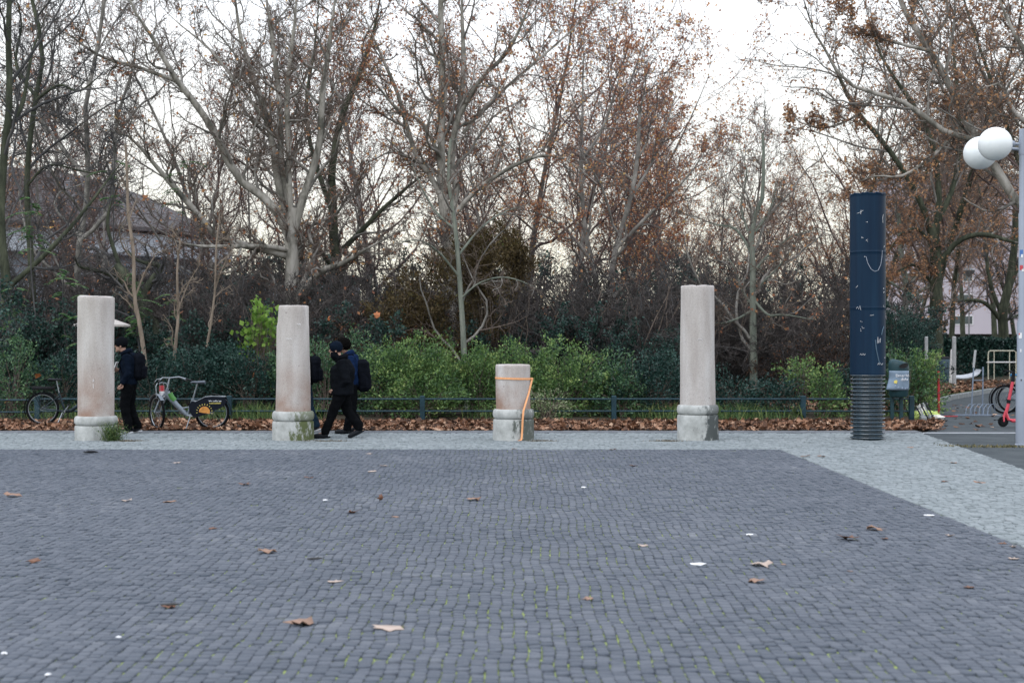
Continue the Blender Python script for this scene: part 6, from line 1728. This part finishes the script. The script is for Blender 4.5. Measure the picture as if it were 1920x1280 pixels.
# ---- leafy bushes right behind the fence
def bush(px, ytop, hw, d, mat, label, n=4200, ls=.062, seed=1, ybase=None, dep=.8, name='bush', sprays=90, loose=.16, group='leafy bushes along the fence', asp=.5):
    rng = np.random.default_rng(seed); s = FPX / d
    x = (px - 960) / s; H = CAM_H + (640 - ytop) / s; z0 = 0 if ybase is None else CAM_H + (640 - ybase) / s
    rx = hw / s; rz = (H - z0) / 2; cz = (H + z0) / 2
    t = empty(name, (x, d, 0), label, 'bush', group)
    v = nrm(rng.normal(size=(sprays, 3))); v[:, 2] = v[:, 2] * .9 + .1; v = nrm(v)
    lump = 1 + .16 * np.sin(v[:, 0] * 5 + seed) + .14 * np.sin(v[:, 2] * 7 + seed * 2) + .1 * np.sin(v[:, 1] * 9)
    rad = (.55 + .45 * rng.random(sprays) ** .5) * lump
    n = int(n * (1.35 if name == 'tall_shrub' else .85))
    C = v * rad[:, None] * np.array([rx, rx * dep, rz]) * .92 + np.array([0, 0, cz]); C[:, 2] = np.maximum(C[:, 2], .12)
    out = nrm(C - np.array([0, 0, cz * .6])); out[:, 2] += .25; out = nrm(out + rng.normal(size=out.shape) * .35)
    ln = .22 + .22 * rng.random(sprays)
    i = rng.integers(0, sprays, n); u = (rng.random(n) - .35)
    p = C[i] + out[i] * (u * ln[i] * 1.6)[:, None] + rng.normal(size=(n, 3)) * loose * .5 * (1.15 - np.clip(u, 0, .9))[:, None]
    p[:, 2] = np.maximum(p[:, 2], .04)
    V, F = leaf_quads(p, ls, rng, droop=.05, asp=asp, along=out[i])
    mesh_np('foliage', V, [F], mat, t)
    K = 6; q = min(sprays, 40); base = np.stack([rng.normal(size=q) * .12 * rx, rng.normal(size=q) * .08, np.zeros(q) + .02], -1)
    tt = np.linspace(0, 1, K)[None, :, None]
    end = C[:q] + out[:q] * ln[:q, None] * .8
    P = base[:, None, :] * (1 - tt) + end[:, None, :] * tt
    P[:, 1:-1] += rng.normal(size=(q, K - 2, 3)) * .03; P[:, :, 2] += (np.sin(tt * PI) * .18)[..., 0]
    R = np.linspace(.011, .003, K)[None, :].repeat(q, 0)
    V, F = tubes_np(P, R, 4); mesh_np('stems', V, [F], M['twig'], t, smooth=True)
    return t
BR, MD, DK = M['leaf_bright'], M['leaf_mid'], M['leaf_dark']
bush(25, 650, 80, 31.6, MD, 'green bush at the left edge behind the fence', seed=1, n=5200)
bush(118, 668, 55, 31.8, DK, 'dark bush between the dark bicycle saddle and the leftmost column', seed=2, n=4200)
bush(200, 660, 70, 32.2, DK, 'dark bush behind the leftmost column', seed=3)
bush(292, 690, 45, 32, DK, 'low dark bush behind the hire bicycle handlebar', seed=4, n=3600)
bush(355, 660, 60, 32.5, DK, 'teal-dark glossy bush above the hire bicycle frame', seed=5, n=5500)
bush(405, 650, 65, 33, DK, 'taller teal-dark glossy bush above the advert panel', seed=6, n=5500)
bush(470, 655, 55, 32.4, DK, 'dark bush left of the chipped column', seed=7, n=5000)
bush(555, 650, 60, 32.6, MD, 'green bush behind the chipped column', seed=8, n=4500)
bush(610, 650, 50, 32.2, MD, 'green bush left of the walking pair', seed=9, n=4500)
bush(665, 640, 45, 32.8, MD, 'green bush behind the walking pair', seed=10, n=4500)
bush(715, 668, 42, 31.8, MD, 'green bush directly right of the large backpack', seed=12, n=4200)
bush(745, 648, 60, 31.6, BR, 'bright yellow-green bush right of the walking pair', seed=11, n=8500, sprays=140)
bush(812, 652, 55, 31.6, BR, 'bright green bush hanging over the fence rails midway to the stump', seed=13, n=8000, sprays=130)
bush(790, 715, 60, 31.0, BR, 'bright green sprays drooping over the fence post left of the stump', seed=23, n=4500, sprays=70, ybase=775, dep=.5)
bush(895, 668, 45, 31.8, BR, 'bright green bush just left of the stump', seed=14, n=7000, sprays=120)
bush(965, 650, 60, 32.2, BR, 'light green bush rising behind the stump', seed=15, n=6500, sprays=110)
bush(1060, 655, 70, 31.9, BR, 'bright green bush right of the stump', seed=16, n=9000, sprays=150)
bush(1025, 742, 28, 30.2, M['leaf_variegated'], 'pale variegated sprig hanging over the fence beside the stump', seed=17, n=900, sprays=22, ybase=782, dep=.6, ls=.05)
bush(1125, 668, 45, 32.2, MD, 'mid green bush between the stump bushes and the dark mound', seed=18, n=4500)
bush(1165, 700, 50, 31.6, MD, 'low green bush above the fence post right of the stump', seed=19, n=4500)
bush(1225, 672, 65, 31.8, DK, 'dark green mound left of the tallest column', seed=20, n=6500, sprays=120)
bush(1310, 690, 50, 32, DK, 'dark bush behind the tallest column', seed=21, n=3500)
bush(1380, 722, 55, 31.8, DK, 'low dark bush right of the tallest column', seed=22, n=3200)
bush(1450, 718, 45, 32, DK, 'low dark bush midway between the tallest column and the navy pipe', seed=24, n=3000)
bush(1500, 690, 28, 32.5, BR, 'small light green spray left of the navy pipe, the higher one', seed=25, n=1200, sprays=26, ybase=735)
bush(1545, 708, 36, 31.6, BR, 'light green bush over the fence left of the navy pipe', seed=26, n=2800, sprays=50)
bush(1590, 700, 40, 32.2, DK, 'dark bush touching the left side of the navy pipe', seed=27, n=3000)
bush(1640, 690, 40, 32.4, DK, 'dark bush behind the navy pipe', seed=28, n=3000)
bush(1690, 672, 30, 32, MD, 'green bush behind the litter bin', seed=29, n=2800)
bush(1722, 672, 36, 32.2, BR, 'light green bush right of the litter bin', seed=30, n=4500, sprays=80, dep=.6)
bush(1742, 716, 20, 33.5, MD, 'small green bush at the kerb beside the red post', seed=31, n=1500, sprays=30)
bush(925, 440, 85, 35.6, M['leaf_olive'], 'tall brown-green shrub behind the stump', seed=32, n=9000, sprays=150, ybase=560, name='tall_shrub', ls=.07)
bush(845, 478, 105, 35.9, M['leaf_olive'], 'broad brown-green shrub left of the stump', seed=33, n=10000, sprays=170, name='tall_shrub', ls=.07)
bush(760, 500, 70, 35.4, M['leaf_olive'], 'brown-green shrub hanging between the walking pair and the stump', seed=34, n=8000, sprays=130, name='tall_shrub', ls=.07)
bush(1690, 590, 55, 43, DK, 'tall blue-green conifer-like shrub behind the litter bin', seed=35, n=8000, sprays=150, name='tall_shrub', ls=.06)
# sapling with large lime leaves and ferny green sprays
bush(497, 580, 22, 33.0, M['leaf_lime'], 'young shrub with large lime green leaves left of the chipped column', seed=36, n=300, sprays=50, ls=.125, asp=.8, ybase=655, name='lime_shrub')
bush(478, 622, 22, 33.2, M['leaf_lime'], 'lower spray of large lime green leaves beside the dark bushes', seed=37, n=200, sprays=30, ls=.12, asp=.8, ybase=670, name='lime_shrub')
def ferny(px, py, d, n, label, seed, sp=40):
    rng = np.random.default_rng(seed); s = FPX / d
    t = empty('feathery_sapling', ((px - 960) / s, d, 0), label, 'sapling', 'feathery green saplings at the left')
    H = CAM_H + (640 - py) / s
    P = []; Lp = []; Ld = []
    for k in range(n):
        a = rng.random() * 2 * PI; z = H - rng.random() ** 1.3 * 1.6; r = sp / s * (.4 + .8 * rng.random())
        p0 = np.array([rng.normal() * .08, rng.normal() * .08, z]); d_ = np.array([math.cos(a), math.sin(a) * .6, .25])
        q = [p0 + d_ * r * f + np.array([0, 0, -.45 * r * f * f]) for f in np.linspace(0, 1, 6)]
        P.append(q)
        for f in np.linspace(.2, 1, 11):
            c = p0 + d_ * r * f + np.array([0, 0, -.45 * r * f * f]); sd_ = nrm(np.cross(d_, [0, 0, 1]))
            for sg in (-1, 1):
                Lp.append(c); Ld.append(sd_ * sg + d_ * .3 + np.array([0, 0, -.35]))
    P = np.array(P); Lp = np.array(Lp); Ld = np.array(Ld)
    V, F = tubes_np(P, np.linspace(.006, .003, 6)[None].repeat(len(P), 0), 4); mesh_np('fronds', V, [F], M['twig'], t, smooth=True)
    u = nrm(np.cross(Ld, rng.normal(size=Ld.shape) * .3 + np.array([0, 0, 1]))); dd = nrm(Ld); s_ = .13
    V = np.stack([Lp, Lp + dd * s_ * .4 + u * .02, Lp + dd * s_, Lp + dd * s_ * .4 - u * .02], 1).reshape(-1, 3)
    mesh_np('leaves', V, [np.arange(len(V)).reshape(-1, 4)], M['leaf_fern'], t)
    st, r = resample([(0, 0, 0), (.1, 0, H * .35), (-.05, .05, H * .7), (0, 0, H)], (.03, .01), 10)
    V, F = tubes_np(st[None], r[None], 8); mesh_np('stem', V, [F], M['twig_dark'], t, smooth=True)
M['leaf_fern'] = island_mat('fern_green_leaves', [(0, (.04, .11, .04)), (.6, (.09, .20, .07)), (1, (.17, .30, .10))], rough=.5, transl=.35)
for i, (px, py, d, n, lab) in enumerate(((60, 370, 34, 16, 'feathery green sapling at the left edge, the highest'), (120, 505, 33.5, 14, 'feathery green sapling left of the leftmost column'), (215, 290, 37, 9, 'feathery green tips high above the leftmost column'), (345, 300, 38, 8, 'feathery green tips high above the hire bicycle'),
        (255, 500, 34, 18, 'feathery green sapling above the person in the cap'), (160, 540, 33, 14, 'feathery green sapling behind the top of the leftmost column'), (320, 540, 35, 10, 'feathery green sapling above the hire bicycle handlebar'), (20, 540, 32.5, 14, 'low feathery green sapling at the left edge'))):
    ferny(px, py, d, n, lab, 80 + i)
# a few big orange leaves caught in the bushes
for i, (px, py, d, lab) in enumerate(((70, 710, 31.0, 'large orange leaf caught in the bush above the dark bicycle'), (13, 756, 30.6, 'orange leaf caught behind the fence at the left edge'), (615, 602, 33.8, 'large orange leaf caught above the person in the beanie'), (475, 708, 31.4, 'small orange leaf in the dark bush left of the chipped column'), (705, 598, 34, 'orange leaf caught above the large backpack'))):
    V, F = lobed_leaves(np.zeros((1, 3)), .15, np.random.default_rng(200 + i), tilt=1.2, curl=.6)
    o = mesh_np('caught_leaf', V, [F], plain('orange_leaf', (.46, .16, .06), .6, var=.3, scale=20)); o.location = W(px, py, d)
    set_tag(o, lab, 'leaf')

# ================================================================== LEAVES AND SCRAPS ON THE PLAZA
dry = [M['plaza_leaf'], island_mat('dry_leaf_dark', [(0, (.14, .07, .045)), (1, (.22, .11, .07))]), island_mat('dry_leaf_pale', [(0, (.42, .33, .28)), (1, (.52, .42, .36))])]
Lf = [(1187, 873, 17, 1, .95, 'curled upright brown leaf below the gap between stump and tallest column'), (886, 937, 30, 0, .3, 'broad brown leaf on the dark cobbles below the stump, left side'), (663, 961, 24, 1, .6, 'curled dark leaf below the walking pair'),
      (237, 938, 22, 2, .1, 'pale brown leaf below the person in the cap'), (318, 940, 28, 0, .1, 'flat brown leaf below the hire bicycle front wheel'), (401, 990, 20, 1, .6, 'small curled dark leaf below the hire bicycle rear wheel'),
      (500, 1034, 38, 0, .35, 'large tan leaf well below the chipped column, left side'), (64, 1054, 28, 1, .3, 'brown leaf near the left edge halfway down the cobbles'), (630, 1091, 36, 2, .05, 'flat pale leaf below the walking pair, low down'),
      (560, 1168, 62, 0, .3, 'largest tan leaf at the bottom, left one of two'), (729, 1178, 64, 2, .1, 'largest pale tan leaf at the bottom, right one of two'), (1205, 1022, 22, 2, .2, 'small pale leaf halfway down below the tallest column, left side'),
      (1430, 1060, 44, 2, .2, 'pale lobed leaf, upper of a pair right of centre'), (1421, 1091, 36, 0, .15, 'brown lobed leaf, lower of a pair right of centre'), (1592, 1010, 46, 1, .3, 'wide dark leaf below the navy pipe'), (1644, 992, 40, 0, .15, 'orange-brown flat leaf below the navy pipe, right side'),
      (1780, 1004, 18, 2, .6, 'small curled pale leaf between navy pipe and lamp post'), (1901, 1047, 22, 2, .2, 'pale leaf at the right edge below the pale paving'), (1899, 1025, 14, 2, .8, 'small upright leaf at the right edge beside the paving border'), (1879, 1018, 18, 1, .3, 'small dark leaf near the right edge beside the paving border'),
      (1839, 904, 26, 0, .15, 'brown leaf on the pale paving near the lamp post'), (1772, 902, 16, 1, .3, 'small dark leaf on the pale paving left of the lamp post'), (1787, 867, 14, 0, .1, 'small leaf far up the pale paving near the lamp post'), (1101, 1122, 24, 0, .15, 'single brown leaf low down below the gap right of the stump'), (713, 938, 12, 1, 1.2, 'tiny leaf standing on edge right of the walking pair'),
      (22, 930, 34, 0, .1, 'tan leaf at the left edge high on the cobbles'), (697, 883, 18, 2, .3, 'small pale leaf just below the walking pair, upper'), (720, 873, 16, 2, .15, 'tiny pale leaf just right of and below the walking pair'), (460, 908, 26, 1, .15, 'thin brown leaf left of and below the chipped column'),
      (330, 867, 18, 2, .1, 'tiny pale leaf just below the hire bicycle'), (1816, 1100, 22, 1, .2, 'small dark leaf at the lower right below the lamp post'), (1508, 855, 22, 0, .1, 'leaf on the pale paving border left of the navy pipe'), (1539, 856, 18, 0, .05, 'flat leaf on the pale paving beneath the navy pipe, left side'), (580, 895, 20, 1, .2, 'small leaf just below the chipped column'),
      (1594, 1070, 12, 0, .4, 'tiny reddish leaf below the navy pipe, low down'), (316, 1137, 30, 1, .2, 'narrow dark leaf low down on the left'), (742, 968, 16, 0, .05, 'faint tan leaf right of the curled dark leaf'), (1148, 842, 14, 0, .3, 'small leaf at the paving edge right of the stump'), (965, 841, 12, 0, .3, 'small leaf at the paving edge below the stump'), (692, 850, 14, 2, .05, 'small pale leaf at the paving edge right of the walking pair'),
      (1708, 838, 14, 0, .05, 'leaf on the pale paving right of the navy pipe'), (1660, 1010, 14, 1, .1, 'tiny dark leaf beside the orange-brown one'), (1470, 1058, 12, 0, .1, 'tiny leaf right of the lobed pair')]
for i, (px, py, w, mi, cu, lab) in enumerate(Lf):
    d = gd(py + 1); s = FPX / d
    V, F = lobed_leaves(np.zeros((1, 3)), w / s * .98, np.random.default_rng(300 + i), tilt=.02 + (.9 if cu > 1 else cu * .07), curl=cu * .5)
    V = V / max(1e-6, (V[:, 0].max() - V[:, 0].min()), (V[:, 1].max() - V[:, 1].min())) * (w / s)
    o = mesh_np('fallen_leaf', V, [F], dry[mi]); o.location = ((px - 960) / s, d, .002)
    so = o.modifiers.new('thickness', 'SOLIDIFY'); so.thickness = .0012
    set_tag(o, lab, 'leaf', 'fallen leaves on the plaza')
Sc = [(1310, 1058, 34, 'large white paper scrap lying low right of centre'), (1406, 1003, 15, 'small white scrap above the lobed leaf pair'), (610, 938, 11, 'small white scrap below the walking pair'), (1742, 967, 24, 'flat whitish scrap near the pale paving border'), (8, 1226, 14, 'white scrap at the bottom left corner'), (90, 1266, 14, 'white scrap at the very bottom left'),
      (1095, 914, 12, 'small white scrap right of the stump'), (222, 1196, 12, 'tiny pale scrap low on the left')]
for i, (px, py, w, lab) in enumerate(Sc):
    d = gd(py); s = FPX / d; rg = random.Random(400 + i); n_ = 9; ww = w / s / 2
    ol = [(ww * math.cos(2 * PI * k / n_) * rg.uniform(.8, 1), ww * .8 * math.sin(2 * PI * k / n_) * rg.uniform(.8, 1), rg.uniform(.001, .010)) for k in range(n_)]
    mb = MB().add([(0, 0, .012)] + ol + [(x_, y_, z_ - .004) for x_, y_, z_ in ol], [(0, 1 + k, 1 + (k + 1) % n_) for k in range(n_)] + [(1 + k, 1 + n_ + k, 1 + n_ + (k + 1) % n_, 1 + (k + 1) % n_) for k in range(n_)])
    o = mb.build('paper_scrap', M['st_white'], None, False); o.location = ((px - 960) / s, d, .003)
    set_tag(o, lab, 'litter', 'white scraps on the plaza')
Tw = [(590, 1050, 28, 'dark twig lying below the chipped column'), (318, 1137, 34, 'thin dark twig low on the left'), (170, 850, 26, 'flattened black glove-like rag at the paving edge below the leftmost column')]
for i, (px, py, w, lab) in enumerate(Tw):
    d = gd(py); s = FPX / d; h = w / s / 2
    mb = MB().tube([(-h, .01, .012), (-h * .3, -.01, .016), (h * .4, .01, .014), (h, -.005, .02)], [.006, .009, .009, .004], 6)
    if i == 2: mb = MB().tube([(-h, 0, .02), (-h * .2, -.02, .03), (h * .5, .0, .03), (h, .02, .02)], [.02, .05, .04, .015], 8, flat=.4)
    else: mb.tube([(h * .1, .0, .014), (h * .4, .07, .02)], [.005, .002], 5)
    o = mb.build('twig' if i < 2 else 'black_rag', M['black_plastic'] if i == 2 else M['twig_dark']); o.location = ((px - 960) / s, d, .0)
    set_tag(o, lab, 'twig' if i < 2 else 'rag')
